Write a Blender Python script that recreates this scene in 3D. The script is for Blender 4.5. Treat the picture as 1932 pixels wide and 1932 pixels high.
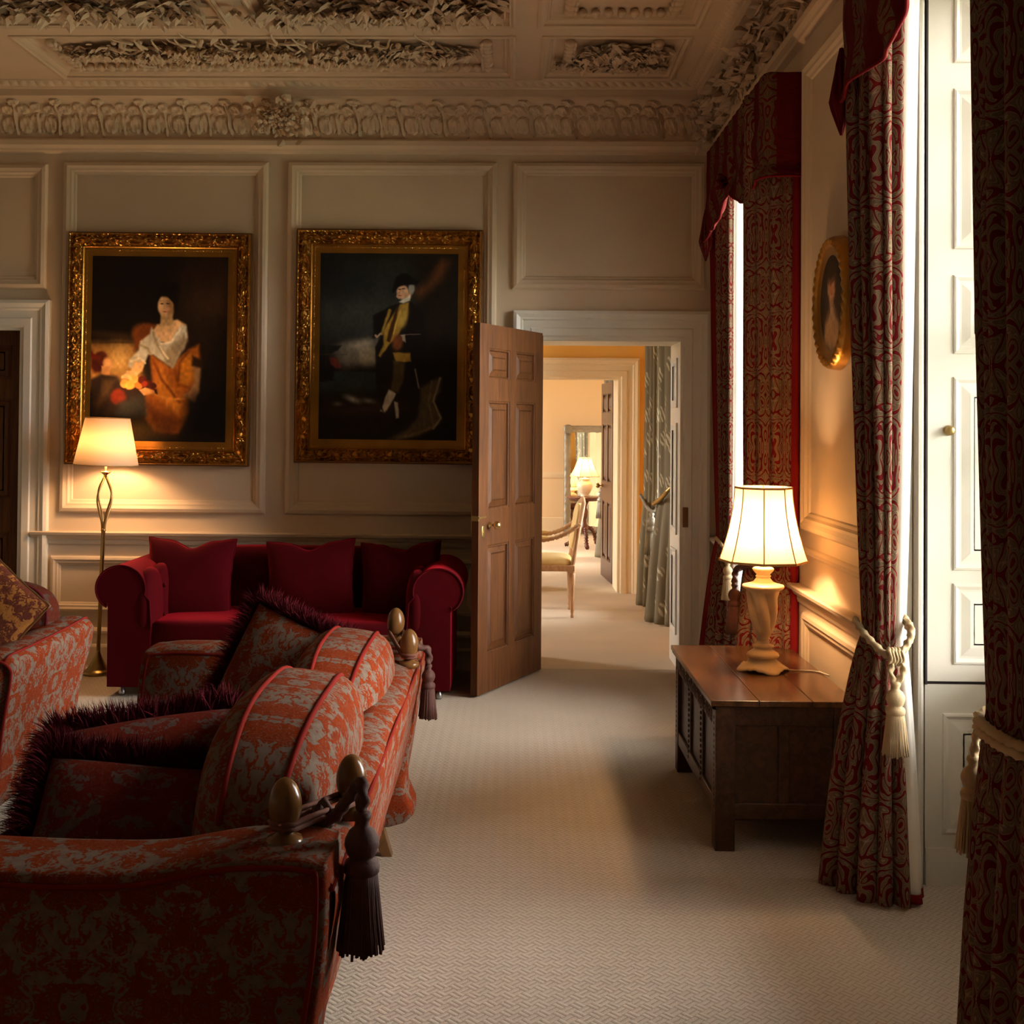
import bpy, math, random
import numpy as np
from mathutils import Vector, Matrix
PI = math.pi
rnd = random.Random(7)
C = bpy.context.scene.collection
SC = bpy.context.scene
for o in list(bpy.data.objects): bpy.data.objects.remove(o)

# ------------------------------------------------------------------ camera
F_PX = 2200.0; EYE = Vector((0, 0, 1.60))
yaw, pit, rol = math.radians(1.2), math.radians(0.9), math.radians(0.45)
fw = Vector((-math.sin(yaw)*math.cos(pit), math.cos(yaw)*math.cos(pit), math.sin(pit)))
rt = fw.cross(Vector((0, 0, 1))).normalized(); up = rt.cross(fw)
rr = rt*math.cos(rol) + up*math.sin(rol); uu = up*math.cos(rol) - rt*math.sin(rol)
VPX, VPY = 966.0, 801.0
dv = Vector((0, 1, 0))
PX = VPX - F_PX*dv.dot(rr)/dv.dot(fw); PY = VPY + F_PX*dv.dot(uu)/dv.dot(fw)
cam = bpy.data.cameras.new('camera'); cam.sensor_width = 36; cam.lens = 36*F_PX/1932
cam.shift_x = (966-PX)/1932; cam.shift_y = (PY-966)/1932; cam.clip_start = 0.05
co = bpy.data.objects.new('camera', cam); C.objects.link(co)
co.matrix_world = Matrix((( rr.x, uu.x, -fw.x, EYE.x), (rr.y, uu.y, -fw.y, EYE.y), (rr.z, uu.z, -fw.z, EYE.z), (0, 0, 0, 1)))
SC.camera = co
def ray(x, y): return fw + rr*((x-PX)/F_PX) - uu*((y-PY)/F_PX)
def at(x, y, Y):                       # point of the plane Y = const seen at a photo pixel
    d = ray(x, y); return EYE + d*(Y/d.y)
def atx(x, y, X):
    d = ray(x, y); return EYE + d*(X/d.x)
def atz(x, y, Z):
    d = ray(x, y); return EYE + d*((Z-EYE.z)/d.z)

# ------------------------------------------------------------------ sky and exposure
SC.view_settings.view_transform = 'Standard'; SC.view_settings.look = 'None'
SC.view_settings.exposure = 0.0; SC.view_settings.gamma = 1.0
w = bpy.data.worlds.new('overcast_sky'); SC.world = w; w.use_nodes = True
nt = w.node_tree; nt.nodes.clear()
tc = nt.nodes.new('ShaderNodeTexCoord'); sep = nt.nodes.new('ShaderNodeSeparateXYZ'); rp = nt.nodes.new('ShaderNodeValToRGB')
bg = nt.nodes.new('ShaderNodeBackground'); wo = nt.nodes.new('ShaderNodeOutputWorld')
nt.links.new(tc.outputs['Generated'], sep.inputs[0])
ma = nt.nodes.new('ShaderNodeMath'); ma.operation = 'MULTIPLY_ADD'; ma.inputs[1].default_value = .5; ma.inputs[2].default_value = .5
nt.links.new(sep.outputs[2], ma.inputs[0]); nt.links.new(ma.outputs[0], rp.inputs[0])
e = rp.color_ramp.elements
e[0].position = .0; e[0].color = (.16, .17, .11, 1); e[1].position = .53; e[1].color = (1, .98, .925, 1)
k = e.new(.47); k.color = (.24, .26, .18, 1)
bg.inputs[1].default_value = 31.0
nt.links.new(rp.outputs[0], bg.inputs[0]); nt.links.new(bg.outputs[0], wo.inputs[0])

YW, XW = 7.64, 1.34                    # back wall, window wall
WIN = [(2.80, 4.17), (5.50, 7.05), (-3.4, -2.3)]      # window openings in the right wall, along Y; last one added unseen for fill
ROOM2 = (9.3, 10.35); ROOM3 = (13.1, 14.6)
def portal(y0, y1, z0, z1, x):
    l = bpy.data.lights.new('window_portal', 'AREA'); l.shape = 'RECTANGLE'; l.size = z1-z0; l.size_y = y1-y0
    l.cycles.is_portal = True
    o = bpy.data.objects.new('window_portal', l); C.objects.link(o)
    o.location = (x, (y0+y1)/2, (z0+z1)/2); o.rotation_euler = (0, PI/2, 0)
for a, b in WIN: portal(a, b, .70, 3.2, 1.86)
for a, b in ((9.4, 10.5), (12.6, 14.4), (15.4, 17.0)):  # unseen windows added on the left to light the rooms beyond
    l = bpy.data.lights.new('window_portal', 'AREA'); l.shape = 'RECTANGLE'; l.size = 2.3; l.size_y = b-a; l.cycles.is_portal = True
    o = bpy.data.objects.new('window_portal', l); C.objects.link(o); o.location = (-3.2, (a+b)/2, 1.75); o.rotation_euler = (0, -PI/2, 0)
portal(ROOM2[0], ROOM2[1], .5, 2.9, 1.86); portal(ROOM3[0], ROOM3[1], .3, 2.9, 1.86)

# ------------------------------------------------------------------ mesh helpers
class MB:
    def __init__(s): s.v = []; s.f = []; s.uv = []
    def add(s, vs, fs, uv=None):
        o = len(s.v); s.v += [tuple(p) for p in vs]; s.f += [tuple(i+o for i in f) for f in fs]
        s.uv += list(uv) if uv is not None else [None]*len(vs)
        return s
    def box(s, x0, x1, y0, y1, z0, z1):
        x0, x1 = min(x0, x1), max(x0, x1); y0, y1 = min(y0, y1), max(y0, y1); z0, z1 = min(z0, z1), max(z0, z1)
        return s.add([(x0,y0,z0),(x1,y0,z0),(x1,y1,z0),(x0,y1,z0),(x0,y0,z1),(x1,y0,z1),(x1,y1,z1),(x0,y1,z1)],
              [(0,3,2,1),(4,5,6,7),(0,1,5,4),(1,2,6,5),(2,3,7,6),(3,0,4,7)])
    def obox(s, M, sx, sy, sz):
        vs = [M @ Vector((a*sx, b*sy, c*sz)) for c in (0, 1) for a, b in ((0,0),(1,0),(1,1),(0,1))]
        return s.add(vs, [(0,3,2,1),(4,5,6,7),(0,1,5,4),(1,2,6,5),(2,3,7,6),(3,0,4,7)])
    def grid(s, P, cu=False, cv=False, uv=None):
        nu, nv = len(P), len(P[0]); vs = [p for r in P for p in r]
        fs = []
        for i in range(nu if cu else nu-1):
            for j in range(nv if cv else nv-1):
                a, b = i, (i+1) % nu; c, d = j, (j+1) % nv
                fs.append((a*nv+c, b*nv+c, b*nv+d, a*nv+d))
        return s.add(vs, fs, [q for r in uv for q in r] if uv is not None else None)
    def lathe(s, prof, c=(0,0,0), n=32, mod=None, cap=True, M=None):
        P = []
        for i in range(n):
            a = 2*PI*i/n; row = []
            for r, z in prof:
                k = r if mod is None else mod(r, z, a)
                q = Vector((k*math.cos(a), k*math.sin(a), z))
                if M is not None: q = M @ q
                row.append(q + Vector(c))
            P.append(row)
        o = len(s.v); s.grid(P, cu=True)
        if cap:
            m = len(prof)
            s.f.append(tuple(o+i*m for i in range(n))[::-1]); s.f.append(tuple(o+i*m+m-1 for i in range(n)))
        return s
    def tube(s, pts, r, n=8, cap=True, twist=None):
        pts = [Vector(p) for p in pts]; P = []; m = len(pts)
        ref = Vector((0.123, 0.31, 1)).normalized(); L = 0
        for i, p in enumerate(pts):
            t = (pts[min(i+1, m-1)] - pts[max(i-1, 0)]).normalized()
            if i: L += (p-pts[i-1]).length
            a = ref - t*ref.dot(t)
            if a.length < 1e-3: a = Vector((1, 0, 0)) - t*t.x
            a.normalize(); b = t.cross(a); ref = a
            R = r(i/(m-1)) if callable(r) else r
            row = []
            for j in range(n):
                th = 2*PI*j/n; q = R
                if twist: q = R*(1 + twist[0]*math.cos(twist[1]*th + twist[2]*L))
                row.append(p + a*(q*math.cos(th)) + b*(q*math.sin(th)))
            P.append(row)
        o = len(s.v); s.grid(P, cv=True)
        if cap: s.f.append(tuple(o+j for j in range(n))[::-1]); s.f.append(tuple(o+(m-1)*n+j for j in range(n)))
        return s
    def prism(s, out, fn, a, b):       # outline (2-D list) extruded from a to b through fn(p, q, w)
        n = len(out); vs = [fn(p, q, a) for p, q in out] + [fn(p, q, b) for p, q in out]
        fs = [tuple(range(n))[::-1], tuple(range(n, 2*n))] + [(i, (i+1) % n, n+(i+1) % n, n+i) for i in range(n)]
        return s.add(vs, fs)
    def sq(s, c, r, e1=.35, e2=.35, nu=32, nv=20, M=None, fn=None):     # rounded box (superellipsoid)
        def sp(x, e): return math.copysign(abs(x)**e, x)
        P = []
        for i in range(nu):
            th = 2*PI*i/nu; row = []
            for j in range(nv+1):
                ph = -PI/2 + PI*j/nv
                cz = sp(math.cos(ph), e1) if abs(math.cos(ph)) > 1e-9 else 0
                q = Vector((r[0]*cz*sp(math.cos(th), e2), r[1]*cz*sp(math.sin(th), e2), r[2]*sp(math.sin(ph), e1)))
                if fn: q = Vector(fn(q))
                if M is not None: q = M @ q
                row.append(q + Vector(c))
            P.append(row)
        return s.grid(P, cu=True)
    def build(s, name, mat=None, parent=None, smooth=False, bevel=0, seg=2, sub=0, angle=None, solid=0):
        me = bpy.data.meshes.new(name); me.from_pydata(s.v, [], s.f); me.validate(); me.update()
        import bmesh
        bm = bmesh.new(); bm.from_mesh(me); bmesh.ops.recalc_face_normals(bm, faces=bm.faces) if s.uv and s.uv[0] is None else None
        bm.to_mesh(me); bm.free()
        n = len(me.loops); vi = np.empty(n, 'i'); me.loops.foreach_get('vertex_index', vi)
        uvl = me.uv_layers.new(name='UVMap')
        if s.uv and all(u is not None for u in s.uv) and len(me.vertices) == len(s.uv):
            U = np.array(s.uv, 'f')[vi]
        else:
            co_ = np.empty(len(me.vertices)*3, 'f'); me.vertices.foreach_get('co', co_); co_ = co_.reshape(-1, 3)
            pn = np.empty(len(me.polygons)*3, 'f'); me.polygons.foreach_get('normal', pn); pn = np.abs(pn.reshape(-1, 3))
            lt = np.empty(len(me.polygons), 'i'); me.polygons.foreach_get('loop_total', lt)
            ax = np.repeat(np.argmax(pn + np.array([1e-4, 0, 2e-4]), 1), lt); p = co_[vi]
            U = np.where((ax == 0)[:, None], p[:, [1, 2]], np.where((ax == 1)[:, None], p[:, [0, 2]], p[:, [0, 1]]))
        uvl.data.foreach_set('uv', U.astype('f').ravel())
        if mat is not None: me.materials.append(mat)
        o = bpy.data.objects.new(name, me); C.objects.link(o)
        if parent is not None: o.parent = parent
        if smooth:
            me.polygons.foreach_set('use_smooth', [True]*len(me.polygons))
        if bevel:
            b = o.modifiers.new('bevel', 'BEVEL'); b.width = bevel; b.segments = seg; b.limit_method = 'ANGLE'; b.angle_limit = .6; b.harden_normals = False
            if smooth is False: me.polygons.foreach_set('use_smooth', [True]*len(me.polygons)); o.modifiers.new('wn', 'WEIGHTED_NORMAL')
        if sub:
            b = o.modifiers.new('sub', 'SUBSURF'); b.levels = sub; b.render_levels = sub
        if solid:
            b = o.modifiers.new('sol', 'SOLIDIFY'); b.thickness = solid; b.offset = 0
        return o
def thing(name, label, cat, loc=(0,0,0), rz=0, group=None):
    o = bpy.data.objects.new(name, None); C.objects.link(o); o.empty_display_size = .05
    o.location = loc; o.rotation_euler = (0, 0, rz); o['label'] = label; o['category'] = cat
    if group: o['group'] = group
    return o
def tag(o, label=None, cat=None, group=None, kind=None):
    if label: o['label'] = label
    if cat: o['category'] = cat
    if group: o['group'] = group
    if kind: o['kind'] = kind
    return o
def struct(o, label=None): o['kind'] = 'structure'; o['label'] = label or o.name.replace('_', ' '); return o
def S_(a, b, t): t = min(1, max(0, (t-a)/(b-a))); return t*t*(3-2*t)
def lerp(a, b, t): return a + (b-a)*t

# rectangular mouldings: prof = [(inset, height)], to(a, b, h) -> world
def frame(mb, a0, a1, b0, b1, prof, to, casing=False):
    if casing: ring = lambda d: [(a0+d, b0), (a0+d, b1-d), (a1-d, b1-d), (a1-d, b0)]
    else: ring = lambda d: [(a0+d, b0+d), (a0+d, b1-d), (a1-d, b1-d), (a1-d, b0+d)]
    P = [[to(a, b, h) for a, b in ring(d)] for d, h in prof]
    mb.grid(P, cv=not casing)
    if casing:       # close the feet
        for i in (0, 3):
            o = len(mb.v); mb.add([r[i] for r in P], [tuple(range(len(P)))])
    return mb
def rail(mb, prof, to, a, b):          # straight moulding, prof = [(z, h)]
    mb.grid([[to(p, z, h) for z, h in prof] for p in (a, b)]); return mb
back = lambda a, b, h: (a, YW-h, b)
right = lambda a, b, h: (XW-h, a, b)

# ------------------------------------------------------------------ materials
def nodes(name):
    m = bpy.data.materials.new(name); m.use_nodes = True; t = m.node_tree
    return m, t, t.nodes['Principled BSDF']
def N(t, typ, **k):
    n = t.nodes.new(typ)
    for a, b in k.items(): setattr(n, a, b)
    return n
def L(t, a, b): t.links.new(a, b)
def math_(t, op, a, b=None, c=None):
    n = N(t, 'ShaderNodeMath', operation=op)
    for i, q in enumerate((a, b, c)):
        if q is None: continue
        if isinstance(q, (int, float)): n.inputs[i].default_value = q
        else: L(t, q, n.inputs[i])
    return n.outputs[0]
def ramp(t, src, stops, interp='LINEAR'):
    r = N(t, 'ShaderNodeValToRGB'); r.color_ramp.interpolation = interp; el = r.color_ramp.elements
    while len(el) > 2: el.remove(el[-1])
    for i, (p, c) in enumerate(stops):
        q = el[i] if i < 2 else el.new(p)
        q.position = p; q.color = (*c, 1) if len(c) == 3 else c
    L(t, src, r.inputs[0]); return r.outputs[0]
def noise(t, vec, scale, detail=2, dist=0, rough=.5):
    n = N(t, 'ShaderNodeTexNoise'); n.inputs['Scale'].default_value = scale; n.inputs['Detail'].default_value = detail
    n.inputs['Distortion'].default_value = dist; n.inputs['Roughness'].default_value = rough
    if vec is not None: L(t, vec, n.inputs['Vector'])
    return n.outputs['Fac']
def bump(t, b, h, strength=.3, dist=.01):
    n = N(t, 'ShaderNodeBump'); n.inputs['Strength'].default_value = strength; n.inputs['Distance'].default_value = dist
    L(t, h, n.inputs['Height']); L(t, n.outputs[0], b.inputs['Normal'])
def plain(name, col, rough=.6, metal=0, bmp=None, sheen=0, spec=.5, var=0):
    m, t, b = nodes(name)
    b.inputs['Base Color'].default_value = (*col, 1); b.inputs['Roughness'].default_value = rough; b.inputs['Metallic'].default_value = metal
    b.inputs['Specular IOR Level'].default_value = spec
    if sheen: b.inputs['Sheen Weight'].default_value = sheen; b.inputs['Sheen Tint'].default_value = (*[min(1, c*2+.2) for c in col], 1); b.inputs['Sheen Roughness'].default_value = .4
    tc = N(t, 'ShaderNodeTexCoord')
    if var:
        f = noise(t, tc.outputs['Object'], 3.0, 4)
        L(t, ramp(t, f, [(.3, [c*(1-var) for c in col]), (.7, [min(1, c*(1+var)) for c in col])]), b.inputs['Base Color'])
    if bmp: bump(t, b, noise(t, tc.outputs['Object'], bmp[0], 3), bmp[1], bmp[2])
    return m
def mirror_uv(t, W, H, drop=True):
    uv = N(t, 'ShaderNodeUVMap'); s = N(t, 'ShaderNodeSeparateXYZ'); L(t, uv.outputs[0], s.inputs[0])
    u = math_(t, 'PINGPONG', s.outputs[0], W/2); v = math_(t, 'PINGPONG', s.outputs[1], H/2)
    c = N(t, 'ShaderNodeCombineXYZ'); L(t, u, c.inputs[0]); L(t, v, c.inputs[1]); return c.outputs[0], s
def damask(name, ca, cb, W=.40, H=.52, sc=10, thr=.5, stripes=None, rough=.85, sheen=.0, seed=0.):
    m, t, b = nodes(name); vec, s = mirror_uv(t, W, H)
    mp = N(t, 'ShaderNodeMapping'); mp.inputs['Location'].default_value = (seed, seed*.7, seed*1.3); L(t, vec, mp.inputs[0]); vec = mp.outputs[0]
    big = noise(t, vec, sc, 1.2, 1.6); fine = noise(t, vec, sc*3.4, 2.5, 2.6); tiny = noise(t, vec, sc*8, 2, 1)
    f = math_(t, 'ADD', math_(t, 'ADD', big, math_(t, 'MULTIPLY', math_(t, 'SUBTRACT', fine, .5), .55)), math_(t, 'MULTIPLY', math_(t, 'SUBTRACT', tiny, .5), .22))
    msk = ramp(t, f, [(thr-.010, (0,0,0)), (thr+.010, (1,1,1))])
    wear = noise(t, vec, 60, 2)
    mx = N(t, 'ShaderNodeMix', data_type='RGBA'); L(t, msk, mx.inputs[0]); mx.inputs[6].default_value = (*ca, 1); mx.inputs[7].default_value = (*cb, 1)
    rib = ramp(t, math_(t, 'ABSOLUTE', math_(t, 'SUBTRACT', fine, .53)), [(.010, (.75,.75,.75)), (.024, (0,0,0))])
    mu = N(t, 'ShaderNodeMix', data_type='RGBA'); L(t, rib, mu.inputs[0]); L(t, mx.outputs[2], mu.inputs[6]); mu.inputs[7].default_value = (*[.6*p+.4*q for p, q in zip(ca, cb)], 1)
    mv = N(t, 'ShaderNodeMix', data_type='RGBA', blend_type='MULTIPLY'); mv.inputs[0].default_value = .5
    L(t, mu.outputs[2], mv.inputs[6]); L(t, ramp(t, wear, [(.3, (.55,.55,.55)), (.7, (1,1,1))]), mv.inputs[7])
    L(t, mv.outputs[2], b.inputs['Base Color']); b.inputs['Roughness'].default_value = rough
    b.inputs['Sheen Weight'].default_value = sheen; b.inputs['Sheen Tint'].default_value = (1, .75, .6, 1); b.inputs['Specular IOR Level'].default_value = .06
    bump(t, b, msk, .25, .002); return m
def scroll(name, red, beige, line, W=.34, H=.50, stripe=None):
    m, t, b = nodes(name); vec, s = mirror_uv(t, W, H)
    f = noise(t, vec, 6.0, .6, 2.0)
    g = math_(t, 'SINE', math_(t, 'MULTIPLY', f, 42))
    col = ramp(t, math_(t, 'MULTIPLY_ADD', g, .5, .5), [(.0, red), (.25, red), (.28, line), (.35, line), (.38, beige), (.80, beige), (.84, line), (1, [c*.8 for c in beige])])
    tw = noise(t, vec, 90, 2)
    mv = N(t, 'ShaderNodeMix', data_type='RGBA', blend_type='MULTIPLY'); mv.inputs[0].default_value = .45
    L(t, col, mv.inputs[6]); L(t, ramp(t, tw, [(.3, (.5,.5,.5)), (.7, (1,1,1))]), mv.inputs[7]); out = mv.outputs[2]
    if stripe:                         # plain red bands between the patterned ones, across u
        k = math_(t, 'FRACT', math_(t, 'DIVIDE', s.outputs[0], stripe))
        ms = ramp(t, k, [(.0, (1,1,1)), (.46, (1,1,1)), (.48, (0,0,0)), (.97, (0,0,0)), (1, (1,1,1))])
        mx = N(t, 'ShaderNodeMix', data_type='RGBA'); L(t, ms, mx.inputs[0]); L(t, out, mx.inputs[6]); mx.inputs[7].default_value = (*[c*.8 for c in red], 1); out = mx.outputs[2]
    L(t, out, b.inputs['Base Color']); b.inputs['Roughness'].default_value = .8; b.inputs['Specular IOR Level'].default_value = .06
    bump(t, b, g, .2, .002); return m
def wood(name, dark, light, scale=(1.2, 14, 14), rough=.35, coat=0, space='Object'):
    m, t, b = nodes(name); tc = N(t, 'ShaderNodeTexCoord'); mp = N(t, 'ShaderNodeMapping'); mp.inputs['Scale'].default_value = scale
    L(t, tc.outputs[space], mp.inputs[0]); f = noise(t, mp.outputs[0], 2.2, 6, 1.3, .62); g = noise(t, mp.outputs[0], 9, 3, .4)
    L(t, ramp(t, f, [(.32, dark), (.68, light)]), b.inputs['Base Color']); b.inputs['Roughness'].default_value = rough
    b.inputs['Specular IOR Level'].default_value = .3
    if coat: b.inputs['Coat Weight'].default_value = coat; b.inputs['Coat Roughness'].default_value = .2
    bump(t, b, g, .12, .003); return m
def cloth_tl(name, col, tr=.35, rough=.8):     # thin lining: lets part of the daylight through
    m, t, b = nodes(name); b.inputs['Base Color'].default_value = (*col, 1); b.inputs['Roughness'].default_value = rough
    tl = N(t, 'ShaderNodeBsdfTranslucent'); tl.inputs[0].default_value = (*col, 1); mx = N(t, 'ShaderNodeMixShader'); mx.inputs[0].default_value = tr
    L(t, b.outputs[0], mx.inputs[1]); L(t, tl.outputs[0], mx.inputs[2]); L(t, mx.outputs[0], t.nodes['Material Output'].inputs[0]); return m
M = {}
M['wall'] = plain('cream_paint', (.60, .468, .33), .55, bmp=(60, .05, .003), var=.03)
M['wood_white'] = plain('white_gloss_paint', (.70, .655, .57), .38, bmp=(12, .05, .004), var=.03)
M['plaster'] = plain('moulded_plaster', (.64, .485, .335), .8, bmp=(120, .15, .002), var=.05)
M['yellow'] = plain('yellow_wall', (.80, .43, .09), .6)
M['cream3'] = plain('cream_wall', (.78, .56, .32), .7)
M['trim2'] = plain('warm_trim', (.78, .60, .38), .5)
M['gold'] = plain('gilt', (.46, .235, .045), .30, .95, bmp=(90, .3, .002), var=.25)
M['gold_dark'] = plain('gilt_dark_edge', (.16, .07, .02), .5, .5)
M['brass'] = plain('antique_brass', (.42, .29, .11), .3, .95)
M['brass_bright'] = plain('polished_brass', (.85, .62, .28), .2, 1)
M['chrome'] = plain('steel_caster', (.5, .5, .5), .3, 1)
M['red_velvet'] = plain('red_velvet', (.060, .001, .003), .95, sheen=.5, spec=.08, bmp=(25, .08, .01), var=.15)
bpy.data.materials['red_velvet'].node_tree.nodes['Principled BSDF'].inputs['Sheen Tint'].default_value = (.75, .015, .03, 1)
M['red_piping'] = plain('red_cord', (.19, .014, .009), .85, spec=.1)
M['maroon'] = plain('maroon_yarn', (.085, .007, .011), .9, spec=.1)
M['rope_twist'] = plain('brown_twisted_cord', (.17, .065, .042), .7, bmp=(200, .3, .002), spec=.2)
M['rope_brown'] = plain('brown_cord', (.085, .026, .017), .7, bmp=(200, .3, .002))
M['rope_cream'] = plain('cream_cord', (.50, .36, .19), .75, bmp=(260, .4, .002), var=.2)
M['damask'] = damask('orange_damask', (.190, .138, .104), (.215, .028, .004), thr=.440)
M['damask_mid'] = damask('plum_damask', (.110, .072, .060), (.13, .014, .007), thr=.45, seed=.6)
M['damask_dark'] = damask('dark_damask', (.075, .042, .032), (.085, .014, .006), thr=.47, seed=1.5)
M['damask_gold'] = damask('bronze_damask', (.12, .03, .02), (.40, .16, .04), sc=12, thr=.52, rough=.5, seed=3.)
M['scroll'] = scroll('scroll_curtain', (.125, .007, .009), (.150, .098, .060), (.29, .205, .125))
M['scroll_stripe'] = scroll('striped_pelmet_cloth', (.13, .008, .010), (.13, .075, .04), (.21, .13, .07), stripe=.27)
M['red_cloth'] = plain('plain_red_cloth', (.15, .006, .008), .9, spec=.1)
M['lining'] = cloth_tl('ivory_lining', (.85, .82, .76), .4)
M['wood_door'] = wood('oak_door', (.052, .016, .0035), (.130, .043, .008), (12, 12, .9), .55, 0)
M['wood_dark'] = wood('dark_door', (.04, .012, .006), (.10, .03, .012), (12, 12, .9), .3)
M['wood_chest'] = wood('old_oak', (.030, .011, .006), (.085, .034, .014), (10, 1.2, 10), .4, .1)
M['wood_lid'] = wood('polished_oak', (.045, .016, .007), (.17, .07, .026), (7, 1.4, 7), .24, .3)
M['wood_knob'] = wood('waxed_knob', (.13, .055, .016), (.23, .10, .03), (6, 6, 3), .25, .3)
M['wood_chair'] = wood('limed_chair_wood', (.42, .22, .11), (.62, .38, .21), (8, 8, 2), .45)
M['wood_table'] = wood('mahogany', (.05, .012, .006), (.14, .04, .018), (5, 5, 5), .25)
M['silk'] = plain('gold_silk', (.72, .50, .20), .5, sheen=.3, bmp=(40, .2, .006), var=.12)
M['radiator'] = plain('cream_enamel', (.68, .62, .50), .35)
M['black'] = plain('dark_gap', (.02, .012, .01), .7)
M['silver'] = plain('tarnished_silver', (.28, .25, .20), .5, .6, bmp=(60, .4, .004), var=.3)
M['glassy'] = plain('mirror_glass', (.8, .8, .78), .02, 1)
M['ceramic'] = plain('crackled_ceramic', (.66, .48, .30), .45, bmp=(30, .15, .004), var=.25)
M['lampwood'] = plain('painted_lamp_base', (.60, .42, .22), .5, bmp=(40, .2, .004), var=.3)
M['cable'] = plain('ivory_cable', (.70, .62, .48), .5)
def shade_mat(name, col, tr=.68):
    m, t, b = nodes(name); b.inputs['Base Color'].default_value = (*col, 1); b.inputs['Roughness'].default_value = .9
    tl = N(t, 'ShaderNodeBsdfTranslucent'); tl.inputs[0].default_value = (*col, 1)
    tc = N(t, 'ShaderNodeTexCoord'); mp = N(t, 'ShaderNodeMapping'); mp.inputs['Scale'].default_value = (1, 1, .03); L(t, tc.outputs['Object'], mp.inputs[0])
    bump(t, b, noise(t, mp.outputs[0], 300, 1), .1, .001)
    mx = N(t, 'ShaderNodeMixShader'); mx.inputs[0].default_value = tr
    L(t, b.outputs[0], mx.inputs[1]); L(t, tl.outputs[0], mx.inputs[2]); L(t, mx.outputs[0], t.nodes['Material Output'].inputs[0]); return m
M['shade'] = shade_mat('silk_shade', (.94, .77, .50), .34); M['shade_floor'] = shade_mat('pleated_shade', (.95, .80, .60), .26); M['shade_trim'] = plain('shade_braid', (.55, .33, .12), .8)
# carpet: small diagonal basket weave
m, t, b = nodes('basket_weave_carpet')
tc = N(t, 'ShaderNodeTexCoord'); mp = N(t, 'ShaderNodeMapping'); mp.inputs['Rotation'].default_value = (0, 0, PI/4); mp.inputs['Scale'].default_value = (1/.034,)*3
L(t, tc.outputs['Object'], mp.inputs[0]); s = N(t, 'ShaderNodeSeparateXYZ'); L(t, mp.outputs[0], s.inputs[0])
fx = math_(t, 'FLOOR', s.outputs[0]); fy = math_(t, 'FLOOR', s.outputs[1])
ck = math_(t, 'PINGPONG', math_(t, 'ADD', fx, fy), 1.0)
ux = math_(t, 'FRACT', s.outputs[0]); uy = math_(t, 'FRACT', s.outputs[1])
def bars(a): return math_(t, 'ABSOLUTE', math_(t, 'SINE', math_(t, 'MULTIPLY', a, 2*PI)))
mx = N(t, 'ShaderNodeMix', data_type='FLOAT'); L(t, ck, mx.inputs[0]); L(t, bars(ux), mx.inputs[2]); L(t, bars(uy), mx.inputs[3])
hgt = math_(t, 'ADD', mx.outputs[0], math_(t, 'MULTIPLY', noise(t, tc.outputs['Object'], 260, 2), .9))
colr = ramp(t, hgt, [(.35, (.325, .265, .21)), (1.0, (.53, .45, .365))])
soil = ramp(t, noise(t, tc.outputs['Object'], 1.3, 3), [(.3, (.9, .88, .86)), (.7, (1, 1, 1))])
mm = N(t, 'ShaderNodeMix', data_type='RGBA', blend_type='MULTIPLY'); mm.inputs[0].default_value = 1; L(t, colr, mm.inputs[6]); L(t, soil, mm.inputs[7])
L(t, mm.outputs[2], b.inputs['Base Color']); b.inputs['Roughness'].default_value = .95; b.inputs['Specular IOR Level'].default_value = .1
bump(t, b, hgt, .5, .004); M['carpet'] = m
M['carpet2'] = plain('plain_wool_carpet', (.60, .49, .37), .95, bmp=(300, .3, .003), spec=.1, var=.04)
# sage curtain with pale leaf sprigs
m, t, b = nodes('sage_leaf_cloth')
uv = N(t, 'ShaderNodeUVMap'); vo = N(t, 'ShaderNodeTexVoronoi'); vo.inputs['Scale'].default_value = 5.5; L(t, uv.outputs[0], vo.inputs['Vector'])
wv = N(t, 'ShaderNodeTexWave'); wv.wave_type = 'BANDS'; wv.bands_direction = 'DIAGONAL'; wv.inputs['Scale'].default_value = 9; wv.inputs['Distortion'].default_value = 5; L(t, uv.outputs[0], wv.inputs[0])
a_ = ramp(t, vo.outputs['Distance'], [(.33, (1,1,1)), (.40, (0,0,0))]); b_ = ramp(t, wv.outputs['Fac'], [(.5, (0,0,0)), (.58, (1,1,1))])
k_ = N(t, 'ShaderNodeMix', data_type='RGBA', blend_type='MULTIPLY'); k_.inputs[0].default_value = 1; L(t, a_, k_.inputs[6]); L(t, b_, k_.inputs[7])
c_ = N(t, 'ShaderNodeMix', data_type='RGBA'); L(t, k_.outputs[2], c_.inputs[0]); c_.inputs[6].default_value = (.20, .155, .085, 1); c_.inputs[7].default_value = (.50, .42, .27, 1)
L(t, c_.outputs[2], b.inputs['Base Color']); b.inputs['Roughness'].default_value = .7
tl = N(t, 'ShaderNodeBsdfTranslucent'); L(t, c_.outputs[2], tl.inputs[0]); ms = N(t, 'ShaderNodeMixShader'); ms.inputs[0].default_value = .2
L(t, b.outputs[0], ms.inputs[1]); L(t, tl.outputs[0], ms.inputs[2]); L(t, ms.outputs[0], t.nodes['Material Output'].inputs[0]); M['sage'] = m
# window glass
m, t, b = nodes('window_glass'); b.inputs['Base Color'].default_value = (1, 1, 1, 1); b.inputs['Roughness'].default_value = 0
tr = N(t, 'ShaderNodeBsdfTransparent'); gl = N(t, 'ShaderNodeBsdfGlossy'); gl.inputs['Roughness'].default_value = 0; fr = N(t, 'ShaderNodeFresnel'); mg = N(t, 'ShaderNodeMixShader')
L(t, fr.outputs[0], mg.inputs[0]); L(t, tr.outputs[0], mg.inputs[1]); L(t, gl.outputs[0], mg.inputs[2]); L(t, mg.outputs[0], t.nodes['Material Output'].inputs[0]); M['glass'] = m
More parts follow.
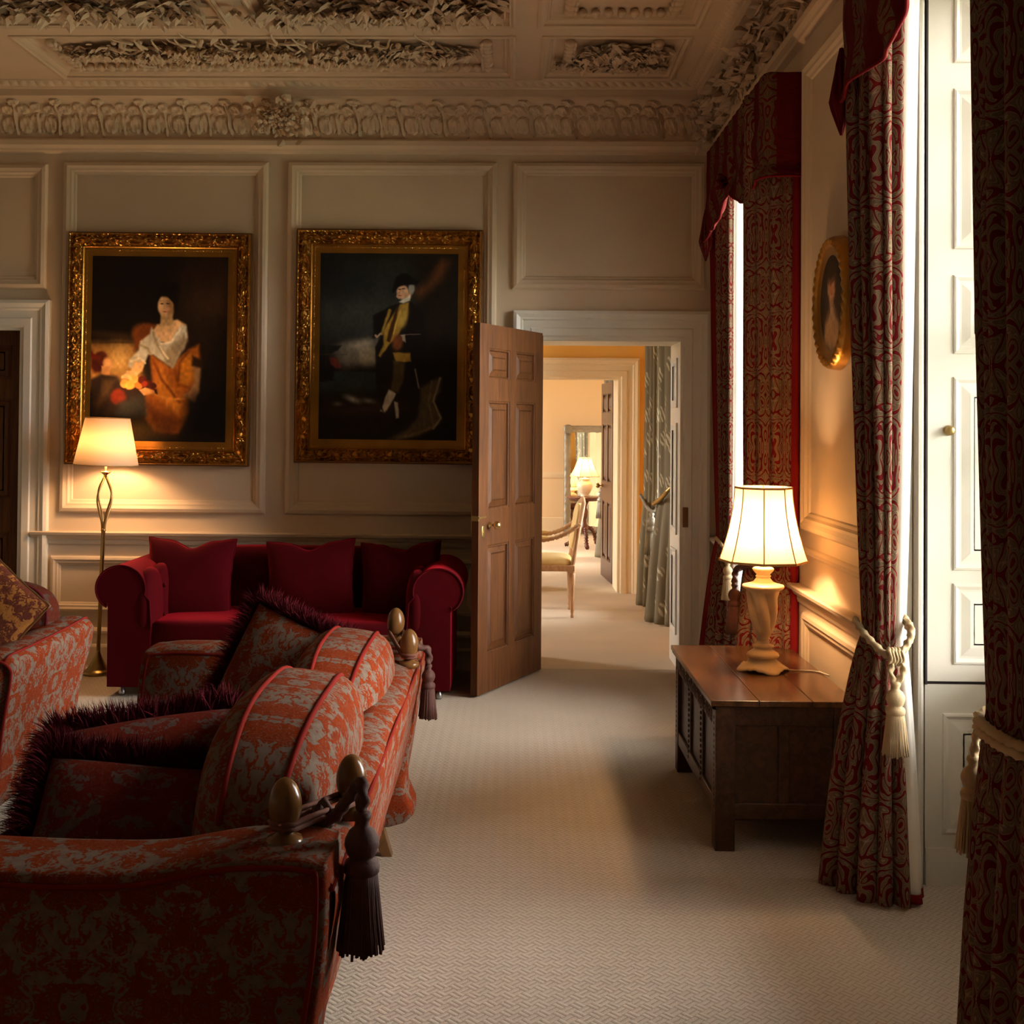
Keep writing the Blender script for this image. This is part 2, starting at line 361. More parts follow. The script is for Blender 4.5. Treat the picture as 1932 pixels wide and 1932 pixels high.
# ------------------------------------------------------------------ the rooms
ZC = 3.80
DX0, DX1, DZ = .185, 1.10, 2.155            # open doorway
LX0, LX1, LZ = -4.10, at(38, 800, YW).x, 2.245   # closed door on the left
W2, W3 = 11.17, 17.6
f = MB().box(-7.2, 1.95, -8.2, YW+.05, -.1, 0); struct(f.build('floor', M['carpet']))
f = MB().box(-5.2, 1.95, YW+.05, 17.8, -.1, .001); struct(f.build('floor', M['carpet2']), 'floor of the rooms beyond the doorway')
f = MB()
for a, b, z0 in ((-7.2, LX0, 0), (LX0, LX1, LZ), (LX1, DX0, 0), (DX0, DX1, DZ), (DX1, 1.95, 0)): f.box(a, b, YW, YW+.45, z0, 4.1)
struct(f.build('wall_back', M['wall']))
f = MB(); ys = sorted(WIN); y = -8.2
for a, b in ys: f.box(XW, 1.86, y, a, 0, 4.1); f.box(XW, 1.86, a, b, 3.2, 4.1); f.box(1.78, 1.86, a, b, 0, .70); y = b
f.box(XW, 1.86, y, YW, 0, 4.1); struct(f.build('wall_right', M['wall']))
struct(MB().box(-7.2, -7, -8, YW, 0, 4.1).build('wall_left', M['wall']))
struct(MB().box(-7.2, 1.95, -8.2, -8, 0, 4.1).build('wall_front', M['wall']))

# coffered ceiling
COF = [(-2.86, -.03, 6.60, 7.36), (.19, .97, 6.60, 7.36), (-4.85, -3.42, 6.60, 7.36),
       (-4.30, -1.60, 3.4, 6.39), (-1.39, -.03, 3.4, 6.39), (.16, .99, 3.4, 6.39),
       (-4.30, -1.60, -2.5, 3.1), (-1.39, .99, -2.5, 3.1)]
xs = sorted({-7, XW} | {c for q in COF for c in q[:2]}); ysb = sorted({-8, YW} | {c for q in COF for c in q[2:]})
f = MB()
for a, b in zip(xs, xs[1:]):
    for c, d in zip(ysb, ysb[1:]):
        mx_, my_ = (a+b)/2, (c+d)/2
        if not any(q[0] < mx_ < q[1] and q[2] < my_ < q[3] for q in COF):
            f.add([(a,c,ZC),(b,c,ZC),(b,d,ZC),(a,d,ZC)], [(3,2,1,0)])
cprof = [(-.035, -.0), (-.035, .008), (-.02, .014), (-.008, .006), (-.0, .006), (.0, -.006), (.012, -.012), (.02, -.02), (.03, -.022), (.035, -.035), (.05, -.04), (.09, -.04)]
for q in COF:
    frame(f, q[0], q[1], q[2], q[3], cprof, lambda a, b, h: (a, b, ZC-h))
    z = ZC+.04; f.add([(q[0]+.09,q[2]+.09,z),(q[1]-.09,q[2]+.09,z),(q[1]-.09,q[3]-.09,z),(q[0]+.09,q[3]-.09,z)], [(3,2,1,0)])
f.box(-7.2, 1.95, -8.2, YW+.4, 4.0, 4.15)
ceil = f.build('ceiling', M['plaster']); struct(ceil)

# modelled foliage: leaves with a raised midrib and curled tips
def leaf(mb, p, n, size, ang, tilt):
    n = Vector(n).normalized(); a = n.orthogonal().normalized(); a = Matrix.Rotation(ang, 3, n) @ a; c = n.cross(a)
    a = (a*math.cos(tilt) + n*math.sin(tilt)); w_ = size*.38; p = Vector(p)
    up_ = a.cross(c).normalized(); up_ = up_ if up_.dot(n) > 0 else -up_
    vs = [p, p+a*size*.35+c*w_, p+a*size*.8+c*w_*.55+up_*size*.1, p+a*size+up_*size*.28, p+a*size*.8-c*w_*.55+up_*size*.1, p+a*size*.35-c*w_, p+a*size*.35+up_*size*.16, p+a*size*.75+up_*size*.22]
    mb.add(vs, [(0,1,6),(1,2,7,6),(2,3,7),(3,4,7),(4,5,6,7),(5,0,6)])
def flower(mb, p, n, size):
    n = Vector(n).normalized()
    for i in range(6): leaf(mb, Vector(p)+n*size*.15, n, size*.6, i*PI/3+rnd.random(), .5)
    mb.sq(Vector(p)+n*size*.22, (size*.16,)*3, 1, 1, 8, 6)
DN = (0, 0, -1)
f = MB()
def garland(x0, x1, yc, hw, n, z=ZC+.03, s0=.045, s1=.085, taper=True):
    for i in range(n):
        x = rnd.uniform(x0, x1); k = (x-x0)/(x1-x0); env = hw*(.10+.90*math.sin(PI*k)**.8) if taper else hw
        env *= .8+.35*math.sin(k*27)*math.sin(k*11)
        d = rnd.gauss(0, .45); d = max(-1, min(1, d))
        leaf(f, (x, yc+d*env, z-rnd.uniform(0, .07)*(1-abs(d)*.7)), DN, rnd.uniform(s0, s1), rnd.uniform(0, 2*PI), rnd.uniform(-.15, .5))
garland(-2.66, -.25, 6.88, .21, 1250, s0=.032, s1=.068)
for i in range(70):
    p = Vector((rnd.uniform(-2.4, -.5), 6.88+rnd.gauss(0, .09), ZC+.0)); d = Vector((rnd.uniform(-1, 1), rnd.uniform(-1, 1), 0)).normalized(); q = Vector((-d.y, d.x, 0))
    f.tube([p+d*(.03*k)+q*(.035*math.sin(k*.9))-Vector((0,0,.02*math.sin(k*.6))) for k in range(7)], lambda u: .009*(1-.7*u)+.002, 5)
    f.sq(p+q*.05, (.018,)*3, 1, 1, 8, 6)
garland(.40, .78, 6.87, .2, 150); garland(.27, .5, 7.08, .07, 80, s1=.06); garland(.55, .92, 7.12, .06, 90, s1=.06); garland(.62, .92, 6.86, .05, 80, s1=.06)
garland(-4.2, -1.7, 6.12, .2, 1300, s0=.06, s1=.12, taper=False); garland(-1.32, -.1, 6.15, .19, 700, s0=.06, s1=.11, taper=False)
for i in range(80): flower(f, (rnd.uniform(-2.3, -.6), 6.88+rnd.uniform(-.12, .12), ZC+.0), DN, rnd.uniform(.07, .11))
for i in range(30): flower(f, (rnd.uniform(-4, -.2), 6.15+rnd.uniform(-.15, .15), ZC-.01), DN, rnd.uniform(.09, .14))
tag(f.build('ceiling_foliage', M['plaster'], ceil), 'high relief plaster garlands', kind='stuff')
# leaf frieze inside each visible coffer
f = MB()
def lobes(p0, p1, inward, n, z=ZC+.03):
    p0, p1 = Vector(p0), Vector(p1)
    for i in range(n):
        p = p0.lerp(p1, (i+.5)/n); p.z = z
        M3 = Matrix.Rotation(math.atan2(inward[1], inward[0]), 4, 'Z')
        p.z -= .012; f.sq(p, (.036, .025, .024), 1, 1, 10, 6, M=M3)
        f.sq(p+Vector(inward).to_3d()*.03+Vector((0,0,-.008)), (.012, .024, .016), 1, 1, 8, 6, M=M3)
for q in COF[:2]+COF[5:6]:
    m_ = .105+.03; nx = int((q[1]-q[0]-.2)/.066); 
    lobes((q[0]+.1, q[3]-m_, 0), (q[1]-.1, q[3]-m_, 0), (0, -1), nx)
    lobes((q[0]+m_, q[3]-.12, 0), (q[0]+m_, max(q[2]+.12, 5.9), 0), (1, 0), int((q[3]-max(q[2], 5.8)-.2)/.066)); lobes((q[1]-m_, q[3]-.12, 0), (q[1]-m_, max(q[2]+.12, 5.9), 0), (-1, 0), int((q[3]-max(q[2], 5.8)-.2)/.066))
f.build('leaf_frieze', M['plaster'], ceil, smooth=True)

# cove with acanthus leaves, and the mouldings above it
def bp(s, t, cs, ct, rs, rt_):
    r2 = ((s-cs)/rs)**2+((t-ct)/rt_)**2; return np.clip(1-r2**2, 0, 1)**.5*(1-.45*np.exp(-r2/.3))
def acanthus(s, t):
    p = .285; a = np.mod(s, p)-p/2; b = np.mod(s+p/2, p)-p/2; h = np.zeros_like(s)
    for cs, ct, rs, r2, g in ((0,.85,.036,.14,1), (.052,.62,.042,.13,.95), (-.052,.62,.042,.13,.95), (.058,.26,.046,.19,.85), (-.058,.26,.046,.19,.85), (0,.45,.009,.44,1.1)):
        v = bp(a, t, cs, ct, rs, r2)*g; vein = 1-.25*np.abs(np.sin((a-cs)/rs*4.5+ (t-ct)*5)); h = np.maximum(h, v*vein)
    for cs, ct, rs, r2, g in ((0,.68,.036,.13,.8), (.030,.30,.026,.20,.5), (-.030,.30,.026,.20,.5), (0,.3,.006,.3,.8)):
        v = bp(b, t, cs, ct, rs, r2)*g; vein = 1-.25*np.abs(np.sin((b-cs)/rs*4)); h = np.maximum(h, v*vein)
    return h*.042
Z0 = 3.465
def cove_rows(rel, s, n=40):
    t = np.linspace(0, 1, n); th = t*PI/2
    h = .015+.125*(1-np.cos(th)); z = Z0+.245*np.sin(th)
    S, T = np.meshgrid(s, t, indexing='ij'); d = rel(S, np.clip((T-.03)/.85, 0, 1.2))*(T > .02)
    return h[None]+d*.75, z[None]-d*.45
up_prof = [(3.71, .14), (3.712, .165), (3.755, .168), (3.758, .178), (3.768, .182), (3.775, .20), (3.788, .222), (3.79, .232), (3.80, .236), (3.803, .25)]
pic_prof = [(3.465, .02), (3.462, .045), (3.45, .052), (3.42, .05), (3.40, .034), (3.385, .03), (3.38, .018), (3.372, .0)]
def run(name, to, a0, amax, rel, ds=.008):
    f = MB(); n = int((amax-a0)/ds); fr = np.linspace(0, 1, n); s = a0+fr*(amax-a0)
    h, z = cove_rows(rel, s)
    f.grid([[to(a0+fr[i]*(amax-h[i,j]-a0), z[i,j], h[i,j]) for j in range(h.shape[1])] for i in range(n)])
    f.grid([[to(lerp(a0, amax-hh, k), zz, hh) for zz, hh in up_prof] for k in (0, 1)])
    # small leaf moulding under the ceiling beams
    nn = int((amax-a0)/.01); rows = []
    for i in range(nn):
        k = i/(nn-1); row = []
        for j in range(7):
            q = j/6; hh = .182+q*.05; zz = 3.766+q*.028; g = .009*abs(math.sin((a0+k*(amax-a0))*PI/.06))*math.sin(PI*q)
            row.append(to(lerp(a0, amax-hh, k), zz-g, hh+g))
        rows.append(row)
    f.grid(rows)
    f.grid([[to(lerp(a0, amax-hh, k), zz, hh) for zz, hh in pic_prof] for k in (0, 1)])
    return struct(f.build(name, M['plaster'], smooth=False), 'moulded plaster cornice of acanthus leaves')
cb = run('trim_1', back, -3.9, XW, acanthus)
cr = run('trim_2', right, 3.2, YW, acanthus)
flat = lambda S, T: S*0
for nm, to, a0, a1 in (('trim_3', back, -7.0, -3.9), ('trim_4', right, -8.0, 3.2)):
    g = MB(); g.grid([[to(k, z, h) for z, h in pic_prof[::-1]+[(Z0, .015), (3.56, .025), (3.65, .06), (3.70, .12)]+up_prof] for k in (a0, a1)]); struct(g.build(nm, M['plaster']))
f = MB()
for i in range(90):                    # flower boss over the second picture and swags along the window side
    c_ = at(535, 225, YW-.12); p = Vector((c_.x+rnd.gauss(0, .10), YW-.10-rnd.random()*.08, c_.z+rnd.gauss(0, .07)))
    leaf(f, p, (0, -1, -.4), rnd.uniform(.04, .09), rnd.uniform(0, 6.28), rnd.uniform(.2, 1))
for i in range(9): flower(f, (c_.x+rnd.gauss(0, .07), YW-.15, c_.z+rnd.gauss(0, .05)), (0, -1, -.4), .1)
for i in range(420):
    k = rnd.random(); Y = 3.4+4.1*k; th = rnd.uniform(.15, 1.35)
    leaf(f, (XW-.03-.125*(1-math.cos(th)), Y, Z0+.22*math.sin(th)), (-1, 0, -.6), rnd.uniform(.05, .10), rnd.uniform(0, 6.28), rnd.uniform(.2, 1))
for i in range(60): leaf(f, (XW-.08+rnd.gauss(0, .03), YW-.1+rnd.gauss(0, .04), 3.56+rnd.gauss(0, .06)), (-.6, -.6, -.4), rnd.uniform(.05, .09), rnd.uniform(0, 6.28), .6)
tag(f.build('cornice_flowers', M['plaster'], cb), 'modelled flowers on the cornice', kind='stuff')

# wall panels, dado rail, skirting
PP = [(0, 0), (0, .012), (.008, .022), (.022, .026), (.035, .018), (.045, .018), (.052, .010), (.062, .006), (.066, 0)]
PB = [(0, 0), (0, .014), (.010, .028), (.030, .034), (.048, .026), (.060, .024), (.070, .012), (.082, .008), (.088, -.0)]
def pz(x, y): p = at(x, y, YW); return p.x, p.z
f = MB()
xl = lambda px, y=640: at(px, y, YW).x
for (x0, x1, y0, y1) in ((-160, 90, 310, 545), (117, 504, 306, 968), (541, 936, 306, 972), (967, 1330, 307, 547)):
    zt = at((x0+x1)/2, y0, YW).z; zb = at((x0+x1)/2, y1, YW).z; my = (y0+y1)/2
    frame(f, xl(x0, my), xl(x1, my), zb, zt, PB, back)
for (x0, x1) in ((96, 500), (528, 900)):
    frame(f, xl(x0, 1100), xl(x1, 1100), .345, at(300, 1050, YW).z, PP, back)
struct(f.build('trim_5', M['wall']), 'panel mouldings of the back wall')
ZD = at(300, 1003, YW).z
dado = [(ZD-.085, 0), (ZD-.085, .012), (ZD-.07, .016), (ZD-.055, .016), (ZD-.05, .028), (ZD-.03, .040), (ZD-.022, .055), (ZD-.006, .06), (ZD, .052), (ZD, 0)]
skirt = [(0, .03), (.12, .03), (.13, .026), (.14, .018), (.20, .018), (.21, .024), (.225, .024), (.24, .012), (.245, 0)]
cx0 = at(62, 1000, YW).x
f = MB(); rail(f, dado, back, cx0, DX0-.17); struct(f.build('trim_6', M['wall']), 'dado rail of the back wall')
f = MB(); rail(f, skirt, back, cx0, DX0-.17); struct(f.build('baseboard_back', M['wall']))
# door casings
CP = [(0, 0), (0, .045), (.02, .052), (.045, .040), (.055, .040), (.065, .030), (.11, .030), (.118, .038), (.16, .038), (.172, .022), (.19, .022), (.19, -.0)]
f = MB(); frame(f, DX0-.18, DX1+.185, 0, DZ+.19, CP, back, casing=True)
f.box(DX0-.01, DX0+.004, YW-.002, YW+.452, 0, DZ); f.box(DX1-.004, DX1+.01, YW-.002, YW+.452, 0, DZ); f.box(DX0, DX1, YW-.002, YW+.452, DZ-.004, DZ+.02)
for z0, z1 in ((.22, .78), (.88, 1.62), (1.72, 2.05)):
    frame(f, YW+.10, YW+.36, z0, z1, [(0, 0), (0, .012), (.012, .012), (.03, .0), (.05, .010)], lambda a, b, h: (DX1-.004-h, a, b))
    frame(f, YW+.10, YW+.36, z0, z1, [(0, 0), (0, .012), (.012, .012), (.03, .0), (.05, .010)], lambda a, b, h: (DX0+.004+h, a, b))
door2frame = struct(f.build('trim_7', M['wood_white']), 'white casing of the open doorway')
p = at(1293, 976, YW-.04); MB().box(p.x-.018, p.x+.018, YW-.046, YW-.034, p.z-.065, p.z+.065).build('strike_plate', M['gold_dark'], door2frame, bevel=.003)
f = MB(); ox = at(95, 760, YW).x; frame(f, LX0-.17, ox, 0, at(40, 567, YW).z, [(d*(ox-LX1)/.19, h) for d, h in CP], back, casing=True); struct(f.build('trim_8', M['wood_white']), 'white casing of the closed door')

def panel_door(w_, h_, t_, cols, rows, mat, name, parent=None, recess=.016):
    """leaf in its own frame: x 0..w from the hinge, y 0..t thickness, z up; panels sunk on both faces"""
    f = MB(); f.box(0, w_, recess, t_-recess, 0, h_)
    xs_ = sorted({0, w_} | {c for q in cols for c in q}); zs = sorted({0, h_} | {c for q in rows for c in q})
    inp = lambda x, z: any(a < x < b for a, b in cols) and any(a < z < b for a, b in rows)
    for fy, s in ((0, 1), (t_, -1)):
        for a, b in zip(xs_, xs_[1:]):
            if not any(q[0] <= a and b <= q[1] for q in cols): f.box(a, b, fy, fy+s*recess, 0, h_)
            else:
                for c, d in zip(zs, zs[1:]):
                    if not inp((a+b)/2, (c+d)/2): f.box(a, b, fy, fy+s*recess, c, d)
        for a, b in cols:
            for c, d in rows:
                frame(f, a, b, c, d, [(0, 0), (0, -.003), (.008, -.006), (.014, -.003), (.018, -recess+.001), (.022, -recess+.001), (.05, -.0035), (.052, -.003), (min(.06, (b-a)/2), -.003)],
                      (lambda q, r, h, fy=fy, s=s: (q, fy-s*h, r)))
                f.box(a+.052, b-.052, fy+s*.003, fy+s*recess, c+.052, d-.052)
    return f.build(name, mat, parent)
def knob(mb, c, d, r=.024, L_=.05):
    prof = [(.018, 0), (.018, .004), (.008, .008), (.007, L_*.55), (r*.55, L_*.62), (r*.95, L_*.8), (r, L_), (r*.8, L_+r*.5), (r*.3, L_+r*.75), (.0005, L_+r*.78)]
    q = Vector((0, 0, 1)).rotation_difference(Vector(d)).to_matrix().to_4x4(); mb.lathe(prof, c, 24, M=q); return mb
# the open oak door
hx, hy = .20, YW-.03; lead = Vector((at(903, 960, 6.83).x, 6.83)); dirv = Vector((lead.x-hx, lead.y-hy)); ang = math.atan2(dirv.y, dirv.x); LW = dirv.length
cols = [(.115, LW/2-.042), (LW/2+.042, LW-.115)]; rows = [(.23, .87), (1.08, 1.73), (1.86, 2.045)]
dl = panel_door(LW, 2.185, .045, cols, rows, M['wood_door'], 'door_1'); struct(dl, 'open brown oak door of six panels')
dl.location = (hx+.045*dirv.y/LW, hy-.045*dirv.x/LW, .012); dl.rotation_euler = (0, 0, ang)
f = MB(); knob(f, (LW-.135, .046, .99), (0, 1, 0), .026, .055); f.build('door_knob', M['brass_bright'], dl, smooth=True)
f = MB(); knob(f, (LW-.135, -.001, .99), (0, -1, 0), .026, .055); f.build('door_knob', M['brass_bright'], dl, smooth=True)
f = MB(); f.sq((LW-.055, .047, .955), (.017, .0035, .038), .6, 1, 20, 8); f.box(LW-.058, LW-.052, .045, .0515, .94, .962); f.build('keyhole_plate', M['brass'], dl, smooth=True)
f = MB(); f.box(LW-.085, LW+.002, .045, .052, 1.035, 1.045); f.box(LW-.004, LW+.003, -.002, .047, 1.02, 1.05); f.build('latch', M['brass'], dl, bevel=.001)
f = MB(); f.box(LW-.11, LW-.012, -.012, 0, .93, 1.09); f.build('lock_case', M['brass'], dl, bevel=.003)
# closed door on the left
dl2 = panel_door(LX1-LX0, LZ-.005, .045, [(.12, .40), (.49, .77)], [(.23, .87), (1.08, 1.75), (1.88, 2.11)], M['wood_door'], 'door_2'); struct(dl2, 'closed brown door at the left edge')
dl2.location = (LX0, YW+.06, 0)
f = MB(); p = at(40, 680, YW); f.box(LX1-LX0-.012, LX1-LX0+.004, -.012, .0, p.z-.05, p.z+.05); f.tube([(LX1-LX0-.001, -.012, p.z-.055), (LX1-LX0-.001, -.012, p.z+.055)], .006); f.build('hinge', M['brass'], dl2)

# window wall: dado, panels on the piers
f = MB(); g = MB(); k = MB()
pier = [(4.17, 5.50), (7.05, YW), (-2.3, 2.80)]
for a, b in pier:
    rail(f, dado, right, a, b); rail(g, skirt, right, a, b)
    if b-a > .8:
        frame(k, a+.16, b-.16, 1.13, 3.25, PB, right); frame(k, a+.16, b-.16, .33, .76, PP, right)
        rail(k, [(1.02, 0), (1.02, .012), (1.03, .02), (1.045, .02), (1.055, .01), (1.06, 0)], right, a, b)
struct(f.build('trim_9', M['wall']), 'dado rail of the window wall'); struct(g.build('baseboard_right', M['wall'])); struct(k.build('trim_10', M['wall']), 'panel mouldings of the window wall')

# windows: sash frames, panes, shuttered reveals
def window(n, y0, y1, zs=.70, zt=3.2, x=1.78, detail=True):
    wf = MB()
    wf.box(x-.02, x+.06, y0, y0+.07, zs, zt); wf.box(x-.02, x+.06, y1-.07, y1, zs, zt); wf.box(x-.02, x+.06, y0, y1, zt-.07, zt); wf.box(x-.02, x+.06, y0, y1, zs, zs+.08)
    mz = (zs+zt)/2; wf.box(x-.01, x+.05, y0, y1, mz-.025, mz+.025)
    for i in range(1, 4):
        yy = lerp(y0+.07, y1-.07, i/4); wf.box(x, x+.03, yy-.011, yy+.011, zs, zt)
    for i in range(1, 6):
        zz = lerp(zs, zt, i/6); wf.box(x, x+.03, y0, y1, zz-.011, zz+.011)
    o = struct(wf.build('window_%d' % n, M['wood_white'], bevel=.003), 'tall sash window of the window wall' )
    MB().box(x+.012, x+.016, y0+.05, y1-.05, zs+.05, zt-.05).build('pane', M['glass'], o)
    s = MB(); s.box(XW+.02, x, y0, y1, zs-.03, zs) if False else s.box(x-.09, x-.02, y0, y1, zs-.035, zs); s.build('sill', M['wood_white'], o, bevel=.005)
    return o
wo_ = [window(i+1, a, b) for i, (a, b) in enumerate(WIN)]  # the third stands behind the camera, added to raise the fill
# shutters folded into the far reveals of the two windows in view
for wi, (y0, y1) in enumerate(WIN[:2]):
    YR = y1; x0, x1 = 1.462, 1.76
    if wi == 1: x0 = 1.40
    sh = MB(); sh.box(x0, x1, YR-.035, YR, .712, 3.19)
    to = lambda a, b, h: (a, YR-.035-h, b)
    SP = [(0, 0), (.003, .005), (.010, .007), (.016, .004), (.022, .0005), (.030, .0005), (.055, .005), (.06, .006), (.075, .006)]
    for z0, z1 in ((.77, 1.055), (1.10, 1.78), (1.86, 2.14), (2.23, 2.80), (2.89, 3.14)):
        frame(sh, x0+.088, x1-.02, z0, z1, SP, to); sh.box(x0+.16, x1-.09, YR-.041, YR-.035, z0+.07, max(z1-.07, z0+.071))
    so = sh.build('shutter', M['wood_white'], wo_[wi])
    kb = MB(); pk = at(1773, 812, 4.12); knob(kb, (x0+.072, YR-.036, pk.z), (0, -1, 0), .017, .018); kb.build('shutter_knob', M['brass'], so, smooth=True)
    lo = MB(); lo.box(x0-.005, x1+.02, YR-.03, YR, 0, .70); to2 = lambda a, b, h: (a, YR-.03-h, b)
    frame(lo, x0+.055, x1-.03, .175, .60, SP, to2); lo.box(x0+.125, x1-.10, YR-.036, YR-.03, .245, .53)
    lo.box(x0-.005, x1+.02, YR-.042, YR-.03, 0, .085); lo.box(x0-.005, x1+.02, YR-.037, YR-.03, .085, .13)
    lo.build('reveal_panel', M['wood_white'], wo_[wi])
    MB().box(x0-.006, x1, YR-.026, YR-.006, .70, .712).build('shadow_gap', M['black'], wo_[wi])
    MB().box(x0-.007, x0, YR-.037, YR, .70, 3.19).build('shadow_gap', M['black'], wo_[wi])
    jb = MB(); jb.tube([(x0-.025, YR-.02, 0), (x0-.025, YR-.02, 3.2)], .018, 10); jb.box(XW, x0-.045, YR-.012, YR, 0, 3.2); jb.build('reveal_bead', M['wood_white'], wo_[wi], smooth=False)

# rooms beyond
f = MB(); f.box(-3.2, -3, YW+.45, 9.4, 0, 3.2); f.box(-3.2, -3, 10.5, W2, 0, 3.2); f.box(-3.2, -3, 9.4, 10.5, 0, .6); f.box(-3.2, -3, 9.4, 10.5, 2.9, 3.2); struct(f.build('wall_left', M['yellow']), 'yellow side wall of the middle room')
f = MB(); a, b = ROOM2
f.box(1.45, 1.86, YW+.45, a, 0, 3.2); f.box(1.45, 1.86, b, W2, 0, 3.2); f.box(1.45, 1.86, a, b, 2.9, 3.2); f.box(1.45, 1.86, a, b, 0, .5); struct(f.build('wall_right', M['yellow']), 'yellow window wall of the middle room')
f = MB(); D2X0, D2X1, D2Z = .12, 1.015, 2.055
f.box(-3.2, D2X0, W2, W2+.5, 0, 3.2); f.box(D2X1, 1.86, W2, W2+.5, 0, 3.2); f.box(D2X0, D2X1, W2, W2+.5, D2Z, 3.2); struct(f.build('wall_far', M['yellow']), 'yellow end wall of the middle room')
struct(MB().box(-3.2, 1.95, YW+.4, W2+.25, 3.2, 3.3).build('ceiling', M['plaster']), 'ceiling of the middle room')
far = lambda a, b, h: (a, W2-h, b)
f = MB(); frame(f, D2X0-.2, D2X1+.2, 0, D2Z+.185, [(d*1.05, h) for d, h in CP], far, casing=True)
f.box(D2X1-.004, D2X1+.01, W2-.002, W2+.502, 0, D2Z); f.box(D2X0-.01, D2X0+.004, W2-.002, W2+.502, 0, D2Z); f.box(D2X0, D2X1, W2-.002, W2+.502, D2Z-.004, D2Z+.012)
struct(f.build('trim_11', M['trim2']), 'cream casing of the far doorway')
f = MB(); rail(f, [(0, .02), (.13, .02), (.14, 0)], far, D2X1+.2, 1.45); rail(f, [(0, .02), (.13, .02), (.14, 0)], far, -3, D2X0-.2); struct(f.build('baseboard_far', M['trim2']))
f = MB(); rail(f, [(2.42, 0), (2.42, .02), (2.44, .03), (2.46, .0)], far, -2, 1.35); struct(f.build('trim_12', M['yellow']), 'panel moulding over the far doorway')
wm = window(5, ROOM2[0], ROOM2[1], .5, 2.9); wm['label'] = 'window of the middle room'
a, b = ROOM3; f = MB()
for p, q, z0, z1 in ((W2+.5, 12.6, 0, 3.2), (14.4, 15.4, 0, 3.2), (17.0, W3, 0, 3.2), (12.6, 14.4, 0, .6), (12.6, 14.4, 2.9, 3.2), (15.4, 17.0, 0, .6), (15.4, 17.0, 2.9, 3.2)): f.box(-3.2, -3, p, q, z0, z1)
struct(f.build('wall_left', M['cream3']), 'cream side wall of the end room')
f = MB(); f.box(1.42, 1.86, W2+.5, a, 0, 3.2); f.box(1.42, 1.86, b, W3, 0, 3.2); f.box(1.42, 1.86, a, b, 2.9, 3.2); f.box(1.42, 1.86, a, b, 0, .3); struct(f.build('wall_right', M['cream3']), 'cream window wall of the end room')
struct(MB().box(-3.2, 1.95, W3, W3+.2, 0, 3.2).build('wall_far', M['cream3']), 'cream end wall of the end room')
struct(MB().box(-3.2, 1.95, W2+.25, W3+.2, 3.2, 3.3).build('ceiling', M['plaster']), 'ceiling of the end room')
for i_, (p, q) in enumerate(((9.4, 10.5), (12.6, 14.4), (15.4, 17.0))): window(7+i_, p, q, .6, 2.9, -3.16)['label'] = 'unseen window added for daylight in the left wall of the rooms beyond'  # out of view; put in as extra daylight for both rooms
we = window(6, ROOM3[0], ROOM3[1], .3, 2.9); we['label'] = 'window of the end room'
end = lambda a, b, h: (a, W3-h, b)
f = MB(); rail(f, [(0, .02), (.2, .02), (.21, 0)], end, -3, 1.4); struct(f.build('baseboard_end', M['trim2'])); f = MB(); rail(f, [(.80, 0), (.80, .012), (.86, .03), (.89, .03), (.89, 0)], end, -3, 1.4); struct(f.build('trim_13', M['trim2']), 'dado rail of the end room')
# dark door standing open in the end room
p0 = at(1162, 1100, 11.75); p1 = at(1141, 1085, 12.5); dv_ = Vector((p1.x-p0.x, .78)); 
dl3 = panel_door(dv_.length, 2.03, .045, [(.1, .34), (.43, .68)], [(.2, .8), (1.0, 1.6), (1.72, 1.92)], M['wood_dark'], 'door_3'); struct(dl3, 'dark open door beyond the middle room')
dl3.location = (p0.x, 11.72, .01); dl3.rotation_euler = (0, 0, math.atan2(dv_.y, dv_.x))
f = MB(); knob(f, (dv_.length-.09, .046, .95), (0, 1, 0), .028, .05); f.build('door_knob', M['brass'], dl3, smooth=True)
# ------------------------------------------------------------------ curtains
def path_eval(P, u):
    n = len(P)-1; k = min(int(u*n), n-1); t = u*n-k
    g = lambda i: Vector(P[max(0, min(n, i))])
    a, b, c, d = g(k-1), g(k), g(k+1), g(k+2)
    return .5*((2*b)+(c-a)*t+(2*a-5*b+4*c-d)*t*t+(3*b-3*c+d-a)*t**3)
def hang(name, mat, parent, tops, ties, bots, zt, ztie, folds=6, amp=(.03, .012, .035), width=1.1, nu=120, nv=60, ph=0., zb=.015, u0=0, rev=1, hem=0):
    """cloth hung along three plan paths (top, tie-back height, hem); folds run across the path"""
    P, U = [], []
    for i in range(nu+1):
        u = i/nu; row, ru = [], []
        for j in range(nv+1):
            z = lerp(zb, zt, j/nv)
            if z > ztie:
                k = (z-ztie)/(zt-ztie); k2 = k**.75; a = path_eval(ties, u); b = path_eval(tops, u); p = a.lerp(b, k2); A = lerp(amp[1], amp[0], min(1, k*2.2))
                da = path_eval(ties, min(1, u+.01))-path_eval(ties, max(0, u-.01)); db = path_eval(tops, min(1, u+.01))-path_eval(tops, max(0, u-.01)); t_ = da.lerp(db, k2)
            else:
                k = 1-z/ztie; k2 = k**.7; a = path_eval(ties, u); b = path_eval(bots, u); p = a.lerp(b, k2); A = lerp(amp[1], amp[2], min(1, k*1.8))
                da = path_eval(ties, min(1, u+.01))-path_eval(ties, max(0, u-.01)); db = path_eval(bots, min(1, u+.01))-path_eval(bots, max(0, u-.01)); t_ = da.lerp(db, k2)
            t_.normalize(); n_ = Vector((-t_.y, t_.x))
            q = math.sin(2*PI*folds*u+ph+.25*math.sin(3*z)) ; q2 = math.sin(2*PI*folds*.5*u+1.3+ph+.3*z)
            p = p + n_*(A*(q+.35*q2)) + t_*(A*.35*math.cos(2*PI*folds*u+ph))
            row.append((p.x, p.y, z)); ru.append((u0+u*width*rev, z))
        P.append(row); U.append(ru)
    f = MB(); f.grid(P, uv=U); return f.build(name, mat, parent, smooth=True, solid=.004)
